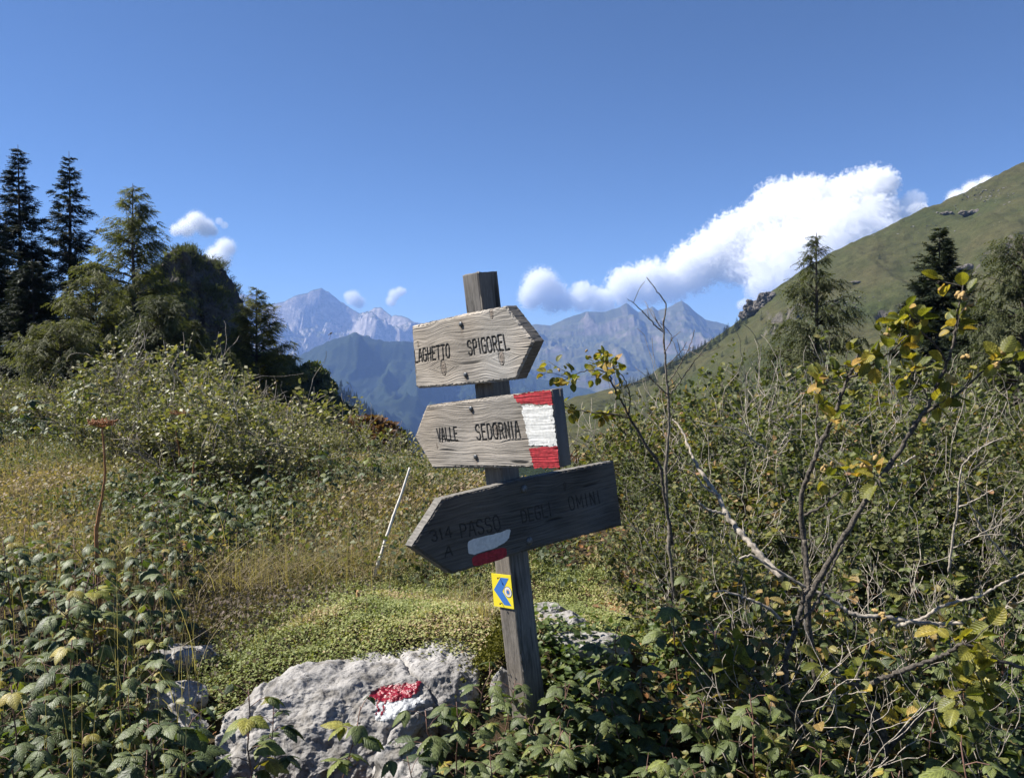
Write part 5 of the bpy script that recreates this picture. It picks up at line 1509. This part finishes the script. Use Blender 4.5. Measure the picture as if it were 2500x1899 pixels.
# insect in flight
def insect():
    c = P(809, 814, 1.2); mb = MB()
    s = 1.2 / FPX
    f = lambda x, y, dd=0: P(770 + x / 27.65, 780 + y / 27.65, 1.2 + dd)
    body = smooth_line([f(990, 930), f(1050, 915), f(1110, 910), f(1150, 925)], 12)
    tube(mb, body - c, np.array([0.4, .7, 1, 1.1, 1, .9, 1, 1.2, 1.2, 1.1, .8, .3]) * 0.0009, 8)
    tube(mb, smooth_line([f(1060, 930), f(980, 990), f(900, 1030), f(870, 1090)], 10) - c, np.linspace(0.0009, 0.0003, 10), 6)
    o = mb.build("body", M['black'])
    root = empty("flying_insect", c); o.parent = root
    tag(root, "tiny black insect with trailing legs in flight before the distant mountains", "insect")
    lb = MB(); tube(lb, smooth_line([f(1060, 980), f(1020, 1080), f(1000, 1180), f(985, 1250), f(920, 1320)], 14) - c, np.full(14, 0.00022), 5); lb.build("leg", M['black'], root)
insect()

# ------------------------------------------------------------------ conifers
def spray_tpl(nb, wid, side, hang):
    """one twig spray, length 1 along +y, made of thin needle blades"""
    V, F = [], []
    def blade(a, b, w_):
        a, b = np.array(a, float), np.array(b, float); d = norm(b - a); n = norm(np.cross(d, [0, 0, 1.0])) * w_
        i = len(V); V.extend([a - n, a + n, b]); F.append([i, i + 1, i + 2])
    blade((0, 0, 0), (0, 1, -hang), wid)
    gg = np.random.default_rng(5)
    for i in range(nb):
        f = (i + 0.6) / nb; s = 1 if i % 2 else -1
        L = side * (1 - 0.55 * f)
        blade((0, f * 0.95, -hang * f), (s * L * 0.85, f + L * 0.55, -hang * f - L * hang * 0.9 + 0.08 * gg.normal()), wid)
        if i % 2: blade((0, f * 0.95, -hang * f), (0.1 * L, f + 0.1, -hang * f - L * 0.8 * hang + (0.2 * L if hang < 0.2 else 0)), wid)
    return np.array(V), np.array(F)
SP_SPRUCE = spray_tpl(9, 0.075, 0.42, 0.25)
SP_LARCH = spray_tpl(8, 0.05, 0.34, 0.5)

def conifer(name, loc, H, Rb, seed, kind, label, cat, group, bare=0.08, ragged=0.25, density=1.0, hang=0.3, shape=0.85, mat=None, gap=0.0):
    g = np.random.default_rng(seed)
    root = empty(name, loc); tag(root, label, cat, group)
    tb, bb, fb = MB(), MB(), MB()
    zz = np.linspace(-0.4, H, 16)
    tr = np.stack([0.02 * H * 0.3 * vn(zz * 0.3, seed * 1.7, seed=seed), 0.02 * H * 0.3 * vn(zz * 0.3, seed * 2.7, seed=seed + 1), zz], 1)
    tube(tb, tr, np.linspace(0.016 * H + 0.02, 0.01, 16), 8)
    pos, al, upv, sz, rn = [], [], [], [], []
    z = bare * H
    while z < H * 0.985:
        f = z / H
        nb = int(g.integers(4, 7)) if kind == 'spruce' else int(g.integers(3, 6))
        for b in range(nb):
            if g.uniform() < gap: continue
            a = g.uniform(0, 2 * PI)
            L = Rb * (1 - f) ** shape * g.uniform(1 - ragged * 1.6, 1 + ragged) + 0.03 * H * 0.3
            if L < 0.05: continue
            n = 7; s = np.linspace(0, 1, n)
            if kind == 'spruce': rise = -0.10 * s + 0.10 * s ** 3 - hang * 0.55 * s * (1 - 0.75 * s) * (1 - f) + 0.35 * f * s
            else: rise = 0.14 * s - 0.42 * hang * s ** 2 * (1 - f) + 0.5 * f * s
            out = np.array([math.cos(a), math.sin(a), 0])
            c0 = np.array([np.interp(z, zz, tr[:, 0]), np.interp(z, zz, tr[:, 1]), z])
            pts = c0 + out * (s * L)[:, None] + np.array([0, 0, 1.0]) * (rise * L)[:, None]
            pts[1:] += 0.025 * L * g.normal(size=(n - 1, 3))
            tube(bb, pts, np.linspace(0.012 * L + 0.006, 0.004, n), 4, cap=False)
            m = max(6, int(L * (30 if kind == 'spruce' else 32) * density + 8))
            ff = g.uniform(0.12, 1.0, m) ** 0.8; ii = np.minimum((ff * (n - 1)).astype(int), n - 2); uu = (ff * (n - 1) - ii)[:, None]
            q = pts[ii] * (1 - uu) + pts[ii + 1] * uu
            t = norm(pts[ii + 1] - pts[ii])
            sd = np.cross(t, [0, 0, 1.0]) * np.where(g.uniform(size=m) < 0.5, 1, -1)[:, None]
            d = norm(t * 0.8 + sd * g.uniform(0.2, 1.0, m)[:, None] + np.array([0, 0, -hang]) * g.uniform(0.1, 1.3, m)[:, None])
            q = q + g.normal(size=(m, 3)) * np.array([0.05, 0.05, 0.07]) * min(1.0, L)
            pos.append(q); al.append(d); upv.append(norm(np.array([0, 0, 1.0]) + 0.35 * g.normal(size=(m, 3))))
            sz.append((0.30 if kind == 'spruce' else 0.32) * g.uniform(0.6, 1.35, m) * (0.55 + 0.45 * min(1, L)) * (H / 9.0) ** 0.35); rn.append(np.clip(g.normal(0.5, 0.25, m), 0, 1))
        z += H * (0.017 if kind == 'spruce' else 0.020) * g.uniform(0.7, 1.3)
    tpl = SP_SPRUCE if kind == 'spruce' else SP_LARCH
    fb.instances(tpl[0], tpl[1], None, np.concatenate(pos), frames(np.concatenate(al), np.concatenate(upv)), np.concatenate(sz), np.concatenate(rn))
    tb.build("trunk", M['bark_con'], root); bb.build("limbs", M['bark_con'], root)
    fb.build("crown", mat or (M['needle'] if kind == 'spruce' else M['larch']), root, smooth=False)
    return root
def tree_at(px, top_y, d, base_z):
    p = P(px, top_y, d); return (p[0], d, base_z), p[2] - base_z
def T(px, ty, d, bz, Rb, seed, kind, label, **kw):
    loc, H = tree_at(px * kk, ty * kk, d, bz)
    return conifer("spruce_tree" if kind == 'spruce' else "larch_tree", loc, H, Rb, seed, kind, label, "tree", "conifers around the clearing", **kw)
T(38, 312, 40, -1.0, 2.6, 701, 'spruce', "tallest dark spruce at the left edge of the photo", ragged=0.35, density=1.0, shape=1.0)
T(146, 326, 42, -1.0, 2.5, 702, 'spruce', "slender dark spruce second from the left edge, with ragged gaps between its branches", ragged=0.5, density=0.9, gap=0.12, shape=0.92)
T(-45, 400, 37, -1.0, 2.8, 703, 'spruce', "dark spruce cut by the left picture edge", density=1.2)
T(70, 560, 33, -1.0, 2.4, 713, 'spruce', "shorter blackish spruce in front of the two tall ones", density=1.3)
T(285, 396, 34, -1.0, 3.4, 704, 'larch', "tall feathery larch left of the crag", hang=0.45, density=0.85, shape=0.85)
T(205, 600, 30, -1.0, 2.6, 705, 'larch', "broad drooping larch below the tall spruces", hang=0.6, density=0.8, shape=0.6)
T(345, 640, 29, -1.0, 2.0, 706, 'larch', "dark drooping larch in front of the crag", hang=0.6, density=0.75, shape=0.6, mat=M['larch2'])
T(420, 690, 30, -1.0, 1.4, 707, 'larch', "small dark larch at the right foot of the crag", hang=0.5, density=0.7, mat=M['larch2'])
T(130, 700, 26, -0.8, 2.0, 708, 'larch', "low spreading larch over the left bushes", hang=0.5, density=0.75, shape=0.5)
T(552, 620, 34, -2.5, 2.5, 709, 'larch', "isolated larch right of the crag against the blue mountains", hang=0.35, density=1.3, shape=0.85, gap=0.05)
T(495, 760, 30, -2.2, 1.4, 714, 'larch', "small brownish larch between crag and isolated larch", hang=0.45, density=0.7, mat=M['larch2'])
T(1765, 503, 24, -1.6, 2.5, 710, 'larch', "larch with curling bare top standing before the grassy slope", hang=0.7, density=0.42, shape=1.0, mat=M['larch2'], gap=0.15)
T(2030, 488, 30, -1.6, 2.3, 711, 'spruce', "dense dark spruce before the grassy slope at right", density=1.3, ragged=0.3)
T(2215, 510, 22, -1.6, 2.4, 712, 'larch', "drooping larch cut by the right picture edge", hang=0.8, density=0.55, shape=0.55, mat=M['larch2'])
T(2110, 640, 26, -1.6, 1.8, 715, 'spruce', "short dark spruce between the dense spruce and the right edge larch", density=1.2)

# crag on the left
def crag():
    D = 85.0
    out = [(250, 640), (310, 590), (340, 555), (365, 532), (395, 524), (415, 530), (435, 560), (450, 600), (466, 630), (480, 660), (490, 690), (484, 760), (492, 830), (480, 900)]
    pts = []
    for (x, y) in out:
        p = P(x * kk, y * kk, D)
        for dy in (-1.5, 4, 12): pts.append(np.array([p[0] - (dy > 5) * 1.5, D + dy, p[2] - (dy > 5) * 1.5 - (dy < 0) * 1.2]))
    for x in (200, 480):
        for dy in (-4, 14): pts.append(np.array([(x * kk - CX) / FPX * D, D + dy, -9.0]))
    c = np.mean(pts, axis=0)
    o = make_rock("crag", [p - c for p in pts], M['crag'], 10, 0.8, 0.22, 91, None, True, 120, [((1, 0.2, 0.1), 1.0, 0.25, 0.8), ((0.9, -0.3, 0.2), 3.2, 0.2, 0.7), ((0.8, 0.5, -0.3), 4.4, 0.2, 0.6)])
    o.location = c
    tag(o, "dark rocky crag tufted with shrubs behind the larches on the left", "crag")
    me = o.data
    g = np.random.default_rng(92)
    area = np.array([p.area for p in me.polygons]); cen = np.array([p.center[:] for p in me.polygons]); no = np.array([p.normal[:] for p in me.polygons])
    wgt = area * (0.18 + np.clip(no[:, 2], 0, 1)) * (no[:, 1] < 0.35) * (0.25 + sstep(-0.1, 0.5, fbm(cen[:, 0] * 0.4, cen[:, 1] * 0.4, cen[:, 2] * 0.4, o=3, seed=93))); wgt = wgt * np.where((cen[:, 0] > 1.2) & (no[:, 2] < 0.45), 0.12, 1.0); wgt /= wgt.sum()
    idx = g.choice(len(area), 1100, p=wgt)
    mb = MB()
    for i in idx:
        n = 26; r = g.uniform(0.2, 0.62)
        q = cen[i] + no[i] * 0.15 + g.normal(size=(n, 3)) * r * 0.5
        mb.instances(SP_LARCH[0], SP_LARCH[1], None, q, frames(norm(rand_unit(g, n) + no[i] + [0, 0, 0.6]), norm(rand_unit(g, n))), np.full(n, r * 0.9), g.uniform(0, 1, n))
    mb.build("shrubs", M['larch2'], o, smooth=False)
    o["kind"] = "thing"
crag()

# wooded knoll right of the isolated larch
def leafy_ball(seed, n=900):
    g = np.random.default_rng(seed); mb = MB()
    p = rand_unit(g, n); p[:, 2] = np.abs(p[:, 2]) * 1.1
    lump = 1 + 0.35 * fbm(p[:, 0] * 1.7, p[:, 1] * 1.7, p[:, 2] * 1.7 + seed, o=3, seed=seed)
    q = p * (lump * g.uniform(0.6, 1.0, n) ** 0.5)[:, None]
    mb.instances(LF_FAR[0], None, LF_FAR[1], q, frames(norm(p + 0.9 * rand_unit(g, n)), norm(p + 0.5 * rand_unit(g, n))), 0.26 * g.uniform(0.5, 1.3, n), g.uniform(0, 1, n))
    return mb
KN = sc_line([(470, 800), (520, 790), (590, 772), (640, 776), (680, 795), (712, 825), (735, 850), (750, 885), (770, 930), (800, 1000)])
KD = 95.0
ka = np.array(KN)
def knoll():
    nx, nr = 80, 50
    px = np.linspace(ka[0, 0], ka[-1, 0], nx); cz = np.array([P(a, np.interp(a, ka[:, 0], ka[:, 1]) + 14, KD)[2] for a in px])
    t = np.linspace(-0.6, 1, nr)
    Tt, Xw = np.meshgrid(t, (px - CX) / FPX * KD, indexing='ij')
    Y = KD - 30 * Tt; Z = np.broadcast_to(cz, Tt.shape) - np.where(Tt > 0, 10 * Tt ** 1.3, 16 * (-Tt) ** 1.3) + 0.6 * fbm(Xw * 0.2, Y * 0.2, o=3, seed=95) * (Tt != 0)
    mb = MB(); mb.add(np.stack([Xw, Y, Z], -1).reshape(-1, 3), None, grid_faces(nr, nx)[:, ::-1])
    tag(mb.build("knoll", M['knoll']), kind='structure')
    protos = []
    for s in range(3):
        root = empty("mountain_pine", (0, 0, 0)); tag(root, "rounded dark green mountain pine on the knoll left of the boards", "tree", "mountain pines on the knoll")
        c_ = leafy_ball(800 + s).build("crown", M['pinebush'], root); tb = MB(); tube(tb, [(0, 0, -1.2), (0, 0, 0.4)], [0.12, 0.06], 6); t_ = tb.build("trunk", M['bark_con'], root)
        protos.append(Proto(reg(root, c_, t_)))
    g = np.random.default_rng(96)
    for i in range(95):
        px = g.uniform(ka[0, 0] + 20, 850); t = g.uniform(0, 1) ** 1.2
        cz = P(px, np.interp(px, ka[:, 0], ka[:, 1]) + 10, KD)[2]
        x, y, z = (px - CX) / FPX * KD, KD - 30 * t, cz - 10 * t ** 1.3
        protos[i % 3].put((x, y, z), g.uniform(0, 6), (g.uniform(0.8, 1.5), g.uniform(0.8, 1.5), g.uniform(0.8, 1.5)))
M['pinebush'] = leaf_mat("mountain_pine", [(0.0, (0.04, 0.06, 0.025)), (0.7, (0.085, 0.105, 0.045)), (1.0, (0.13, 0.13, 0.06))], 0.3, 0.6, 0.3)
knoll()
M['rustleaf'] = leaf_mat("rusty_leaf", [(0.0, (0.08, 0.04, 0.022)), (0.6, (0.15, 0.07, 0.035)), (1.0, (0.14, 0.10, 0.04))], 0.2, 0.6, 0.3)
for i, (px, ty, d, r) in enumerate([(800, 905, 26, 0.62), (780, 930, 25, 0.5), (820, 935, 24, 0.5), (1255, 985, 19, 0.4)]):
    p = P(px * kk, ty * kk, d); root = empty("rusty_bush", (p[0], d, p[2] - r)); 
    tag(root, ["rusty brown autumn bush below the knoll left of the boards", "smaller rusty bush to the left of the big rusty one", "low rusty bush at the right foot of the big rusty one", "reddish bush just right of the middle board"][i], "bush")
    b_ = leafy_ball(830 + i, 1300).build("foliage", M['rustleaf'], root); b_.scale = (r * 1.3, r, r)
    tb = MB(); tube(tb, [(0, 0, -1.5), (0, 0, 0.2)], [0.03, 0.015], 6); tb.build("stems", M['bark_mid'], root)
p = P(845 * kk, 935 * kk, 30); root = empty("pale_bush", (p[0], 30, p[2] - 0.7)); tag(root, "grey green bush right of the rusty ones at the valley edge", "bush")
b_ = leafy_ball(840, 1300).build("foliage", M['alder_far'], root); b_.scale = (0.6, 0.6, 0.75)
tb = MB(); tube(tb, [(0, 0, -1.5), (0, 0, 0.2)], [0.03, 0.015], 6); tb.build("stems", M['bark_mid'], root)

# trees on the slopes
def tiny_conifer(seed):
    g = np.random.default_rng(seed); mb = MB(); n = 260
    f = g.uniform(0, 1, n); a = g.uniform(0, 2 * PI, n); r = (1 - f) * 0.20 * g.uniform(0.3, 1.15, n)
    q = np.stack([np.cos(a) * r, np.sin(a) * r, f], 1)
    al = norm(np.stack([np.cos(a), np.sin(a), -0.5 + 0.3 * g.normal(size=n)], 1)); 
    mb.instances(SP_SPRUCE[0][:9], SP_SPRUCE[1][:3], None, q, frames(al, norm(np.array([0, 0, 1.0]) + 0.3 * g.normal(size=(n, 3)))), (0.16 * (1.15 - f)), g.uniform(0, 1, n))
    return mb.build("conifer_tree", M['needle_far'], smooth=False)
M['needle_far'] = leaf_mat("needles_far", [(0.0, (0.012, 0.022, 0.011)), (1.0, (0.03, 0.042, 0.02))], 0.03, 0.7, 0.2)
tp = []
for s in range(3):
    o = tiny_conifer(850 + s); tag(o, "tiny dark conifer in the row along the lower left edge of the grassy slope", "tree", "conifers on the grassy slope"); tp.append(Proto(o))
g = np.random.default_rng(97)
for i in range(150):
    f = g.uniform() ; px = (1330 + f * 285) * kk
    cy_ = np.interp(px, hl[:, 0], hl[:, 1])
    q = on_hill(px, cy_ + 3 + abs(g.normal()) * 10)
    if q is None: continue
    H = g.uniform(3.5, 7.5)
    tp[i % 3].put((q[0], q[1], q[2] - 0.4), g.uniform(0, 6), (H * 1.1, H * 1.1, H))
tp2 = []
for s in range(2):
    o = tiny_conifer(860 + s); tag(o, "lone small dark conifer scattered on the grassy slope", "tree", "scattered conifers on the grassy slope"); tp2.append(Proto(o))
for i, (x, y) in enumerate([(1645, 690), (1655, 700), (1700, 680), (1612, 742), (1560, 770), (1500, 800), (1665, 640), (1480, 830), (1440, 860), (1400, 855), (1850, 690), (1560, 880), (1590, 860), (1900, 560)]):
    q = on_hill(x * kk, y * kk)
    if q is None: continue
    H = g.uniform(3, 7); tp2[i % 2].put((q[0], q[1], q[2] - 0.3), g.uniform(0, 6), H)
# rock outcrops on the slope
for i, (x, y, r, lab) in enumerate([(1632, 668, (9, 7, 7), "dark rock outcrop on the skyline at the lower end of the grassy slope"), (1655, 650, (8, 6, 6), "upper block of the dark outcrop on the skyline"), (1612, 682, (6, 5, 4), "lowest block of the dark outcrop beside the tree row"), (2100, 460, (9, 5, 2.6), "long rock ledge high on the grassy slope"), (2045, 462, (5, 4, 1.6), "small rock step left of the long ledge"), (2090, 580, (7, 4, 2.4), "rock band behind the dense spruce on the slope"), (1850, 610, (4, 3, 1.0), "flat rock patch in the middle of the slope")]):
    q = on_hill(x * kk, y * kk)
    for dy in range(3, 60, 3):
        if q is None: q = on_hill(x * kk, y * kk + dy)
    if q is None: continue
    o = make_rock("rock_outcrop", blob_pts(30, r, 870 + i), M['outcrop'], 6, min(r) * 0.35, 2.2 / max(r), 880 + i); o.location = q
    tag(o, lab, "rock outcrop", "outcrops on the grassy slope")
mb = MB()
for (cx_, cy_, n, sx, sy) in [(1840, 655, 45, 28, 14), (2130, 420, 60, 30, 10), (2000, 500, 30, 90, 30), (1750, 620, 25, 90, 50)]:
    for i in range(n):
        q = on_hill((cx_ + g.normal() * sx) * kk, (cy_ + g.normal() * sy) * kk)
        if q is None: continue
        b = blob_pts(9, np.array([1.4, 1.2, 0.7]) * g.uniform(0.3, 1.0), int(g.integers(1e6)))
        bm = bmesh.new(); [bm.verts.new(v) for v in b]; bmesh.ops.convex_hull(bm, input=bm.verts)
        bm.verts.index_update(); vv = [v.co[:] for v in bm.verts]; ff = [[v.index for v in f.verts] for f in bm.faces if len(f.verts) == 3]; bm.free()
        mb.add(np.array(vv) + q, ff)
tag(mb.build("scree", M['scree'], smooth=False), "pale stones scattered on the grassy slope", "scree", kind='stuff')
# forest on the shaded spur to the left of the boards
mb = MB(); g = np.random.default_rng(98)
bpy.context.view_layer.update()
sp_ = bpy.data.objects["hills.001"]
vv = np.array([v.co[:] for v in sp_.data.vertices])
pick = vv[g.choice(len(vv), 9000)]
pick = pick + g.normal(size=pick.shape) * [3, 3, 0.5]
cone_v = np.array([(math.cos(a) * 0.2, math.sin(a) * 0.2, 0) for a in np.arange(5) / 5 * 2 * PI] + [(0, 0, 1.0)]); cone_f = np.array([[i, (i + 1) % 5, 5] for i in range(5)])
hh = g.uniform(8, 19, len(pick))
mb.instances(cone_v, cone_f, None, pick, np.broadcast_to(np.eye(3), (len(pick), 3, 3)), hh, g.uniform(0, 1, len(pick)))
tag(mb.build("forest", M['needle_far'], smooth=False), "dark conifer forest on the shaded spur left of the boards", "forest", kind='stuff')

# ------------------------------------------------------------------ clouds
def cloud(label, balls, D, seed, dens=0.016, pad=1.3, nscale=1.0, amp=0.95, aniso=0.0):
    """a body of vapour: union of spheres, eroded by noise inside its own closed surface"""
    m_per_px = D / FPX
    cs = [(P(x, y, D + dd * m_per_px), r * m_per_px) for (x, y, r, dd) in balls]
    bm = bmesh.new()
    for c, r in cs:
        bmesh.ops.create_icosphere(bm, subdivisions=3, radius=r * pad, matrix=Matrix.Translation(Vector(c)))
    me = bpy.data.meshes.new("cloud"); bm.to_mesh(me); bm.free()
    ctr = np.mean([c for c, r in cs], axis=0); me.transform(Matrix.Translation(Vector(-ctr)))
    o = bpy.data.objects.new("cloud", me); COL.objects.link(o); o.location = ctr
    md = o.modifiers.new("r", 'REMESH'); md.mode = 'VOXEL'; md.voxel_size = max(min(r for c, r in cs) * 0.35, m_per_px * 6)
    bpy.context.view_layer.update()
    me2 = bpy.data.meshes.new_from_object(o.evaluated_get(bpy.context.evaluated_depsgraph_get()))
    o.modifiers.clear(); o.data = me2
    m = bpy.data.materials.new("cloud_vapour"); m.use_nodes = True; t = m.node_tree
    for nd in list(t.nodes):
        if nd.type != 'OUTPUT_MATERIAL': t.nodes.remove(nd)
    tc = t.nodes.new("ShaderNodeTexCoord"); pos = tc.outputs['Object']
    rm = float(np.mean([r for c, r in cs]))
    nz = t.nodes.new("ShaderNodeTexNoise"); nz.inputs['Scale'].default_value = nscale * 3.4 / rm; nz.inputs['Detail'].default_value = 7; nz.inputs['Roughness'].default_value = 0.70
    t.links.new(pos, nz.inputs['Vector'])
    acc = None
    for c, r in cs:
        dn = t.nodes.new("ShaderNodeVectorMath"); dn.operation = 'DISTANCE'; dn.inputs[1].default_value = Vector(c - ctr)
        t.links.new(pos, dn.inputs[0])
        q = t.nodes.new("ShaderNodeMath"); q.operation = 'MULTIPLY_ADD'; q.inputs[1].default_value = -1.0 / r; q.inputs[2].default_value = 1.0
        t.links.new(dn.outputs['Value'], q.inputs[0])
        if acc is None: acc = q.outputs[0]
        else:
            mx = t.nodes.new("ShaderNodeMath"); mx.operation = 'SMOOTH_MAX'; mx.inputs[2].default_value = 0.15
            t.links.new(acc, mx.inputs[0]); t.links.new(q.outputs[0], mx.inputs[1]); acc = mx.outputs[0]
    ad = t.nodes.new("ShaderNodeMath"); ad.operation = 'MULTIPLY_ADD'; ad.inputs[1].default_value = amp * 2.2
    t.links.new(nz.outputs[0], ad.inputs[0]); t.links.new(acc, ad.inputs[2])
    mr = t.nodes.new("ShaderNodeMapRange"); mr.inputs[1].default_value = amp * 1.1 - 0.12; mr.inputs[2].default_value = amp * 1.1 + 0.06; mr.inputs[3].default_value = 0; mr.inputs[4].default_value = dens
    t.links.new(ad.outputs[0], mr.inputs[0])
    pv = t.nodes.new("ShaderNodeVolumePrincipled"); pv.inputs['Color'].default_value = (0.985, 0.985, 0.985, 1); pv.inputs['Anisotropy'].default_value = aniso
    t.links.new(mr.outputs[0], pv.inputs['Density'])
    t.links.new(pv.outputs[0], t.nodes["Material Output"].inputs['Volume'])
    m.cycles.volume_step_rate = 0.12
    me2.materials.clear(); me2.materials.append(m)
    tag(o, label, "cloud", "white clouds low in the sky")
    return o
CD = 16000
cloud("small rounded white cloud puff just right of the post", [(1320, 700, 34, 0), (1298, 722, 26, 5), (1350, 725, 30, -5), (1378, 735, 20, 0)], CD, 1, dens=0.014, amp=1.9, pad=1.75, nscale=1.5)
cloud("long rising white cloud bank over the right hand mountains", [(1425, 725, 32, 0), (1470, 735, 30, 10), (1530, 700, 42, 0), (1590, 690, 46, -10), (1640, 690, 42, 10), (1690, 655, 52, 0), (1740, 625, 55, 0), (1790, 595, 60, -10), (1830, 575, 56, 0), (1800, 650, 40, -40)], CD, 2, dens=0.009, amp=1.4, pad=1.5, nscale=1.2)
cloud("biggest towering white cloud above the grassy slope", [(1880, 560, 66, 0), (1905, 510, 58, 20), (1955, 490, 48, 0), (1985, 472, 36, -10), (1960, 560, 78, -20), (1895, 640, 70, -90), (1885, 695, 50, -120), (2040, 520, 64, 0), (2080, 485, 52, 10), (2130, 462, 46, 0), (2155, 447, 32, 0), (2040, 600, 88, -90), (1955, 655, 80, -130), (2120, 540, 58, -30), (2130, 600, 60, -90)], CD, 3, dens=0.008, amp=1.4, pad=1.5, nscale=1.4)
cloud("thin wispy veil right of the towering cloud", [(2190, 520, 34, 0), (2230, 495, 28, 0), (2165, 550, 32, 0), (2250, 530, 20, 0)], CD, 4, dens=0.0022)
cloud("cloud piece peeping over the upper skyline of the grassy slope", [(2335, 486, 18, 0), (2375, 468, 20, 0), (2408, 450, 16, 0)], CD, 5, dens=0.014, amp=1.9, pad=1.75, nscale=1.5)
cloud("small cloud touching the slope crest beside the towering cloud", [(2200, 545, 26, 0), (2240, 520, 24, 30), (2160, 590, 36, 0)], CD, 6, dens=0.012)
cloud("upper of two small clouds by the crag on the left", [(478, 542, 20, 0), (455, 556, 18, 0), (502, 556, 18, 0), (430, 562, 12, 0), (520, 565, 10, 0)], CD, 7, dens=0.014, amp=1.9, pad=1.75, nscale=1.5)
cloud("lower of two small clouds by the crag on the left", [(550, 606, 22, 260), (530, 630, 26, 260), (515, 655, 24, 260), (545, 638, 18, 260)], CD, 8, dens=0.012, amp=1.9, pad=1.75, nscale=1.5)
cloud("faint wisp right of the upper small cloud", [(535, 540, 9, 0), (548, 550, 9, 0)], CD, 9, dens=0.004)
cloud("tiny cloud on the shoulder of the highest left mountain", [(862, 728, 15, 0), (875, 738, 13, 0), (850, 722, 9, 0)], CD, 10, dens=0.014, amp=1.9, pad=1.75, nscale=1.5)
cloud("upright tiny cloud left of the post", [(955, 735, 11, 0), (962, 720, 12, 0), (976, 712, 10, 0), (985, 711, 7, 0)], CD, 11, dens=0.014, amp=1.9, pad=1.75, nscale=1.5)
cloud("tiny round cloud at the notch of the slope", [(1812, 745, 13, 420), (1828, 748, 11, 420), (1820, 738, 10, 420)], CD, 12, dens=0.014, amp=1.9, pad=1.75, nscale=1.5)

# ------------------------------------------------------------------ air
def haze():
    bm = bmesh.new(); bmesh.ops.create_cube(bm, size=1.0)
    me = bpy.data.meshes.new("haze"); bm.to_mesh(me); bm.free()
    o = bpy.data.objects.new("haze", me); COL.objects.link(o)
    x0, x1, y0, y1, z0, z1 = -9000, 9000, -600, 11400, -800, 745
    o.location = ((x0 + x1) / 2, (y0 + y1) / 2, (z0 + z1) / 2); o.scale = (x1 - x0, y1 - y0, z1 - z0)
    m = bpy.data.materials.new("air"); m.use_nodes = True; t = m.node_tree
    for nd in list(t.nodes):
        if nd.type != 'OUTPUT_MATERIAL': t.nodes.remove(nd)
    pv = t.nodes.new("ShaderNodeVolumePrincipled")
    pv.inputs['Color'].default_value = (0.31, 0.51, 1.0, 1)
    pv.inputs['Density'].default_value = 0.75e-4
    pv.inputs['Anisotropy'].default_value = 0.0
    t.links.new(pv.outputs[0], t.nodes["Material Output"].inputs['Volume'])
    me.materials.append(m)
    tag(o, "thin blue mountain haze", "haze", kind='stuff')
haze()
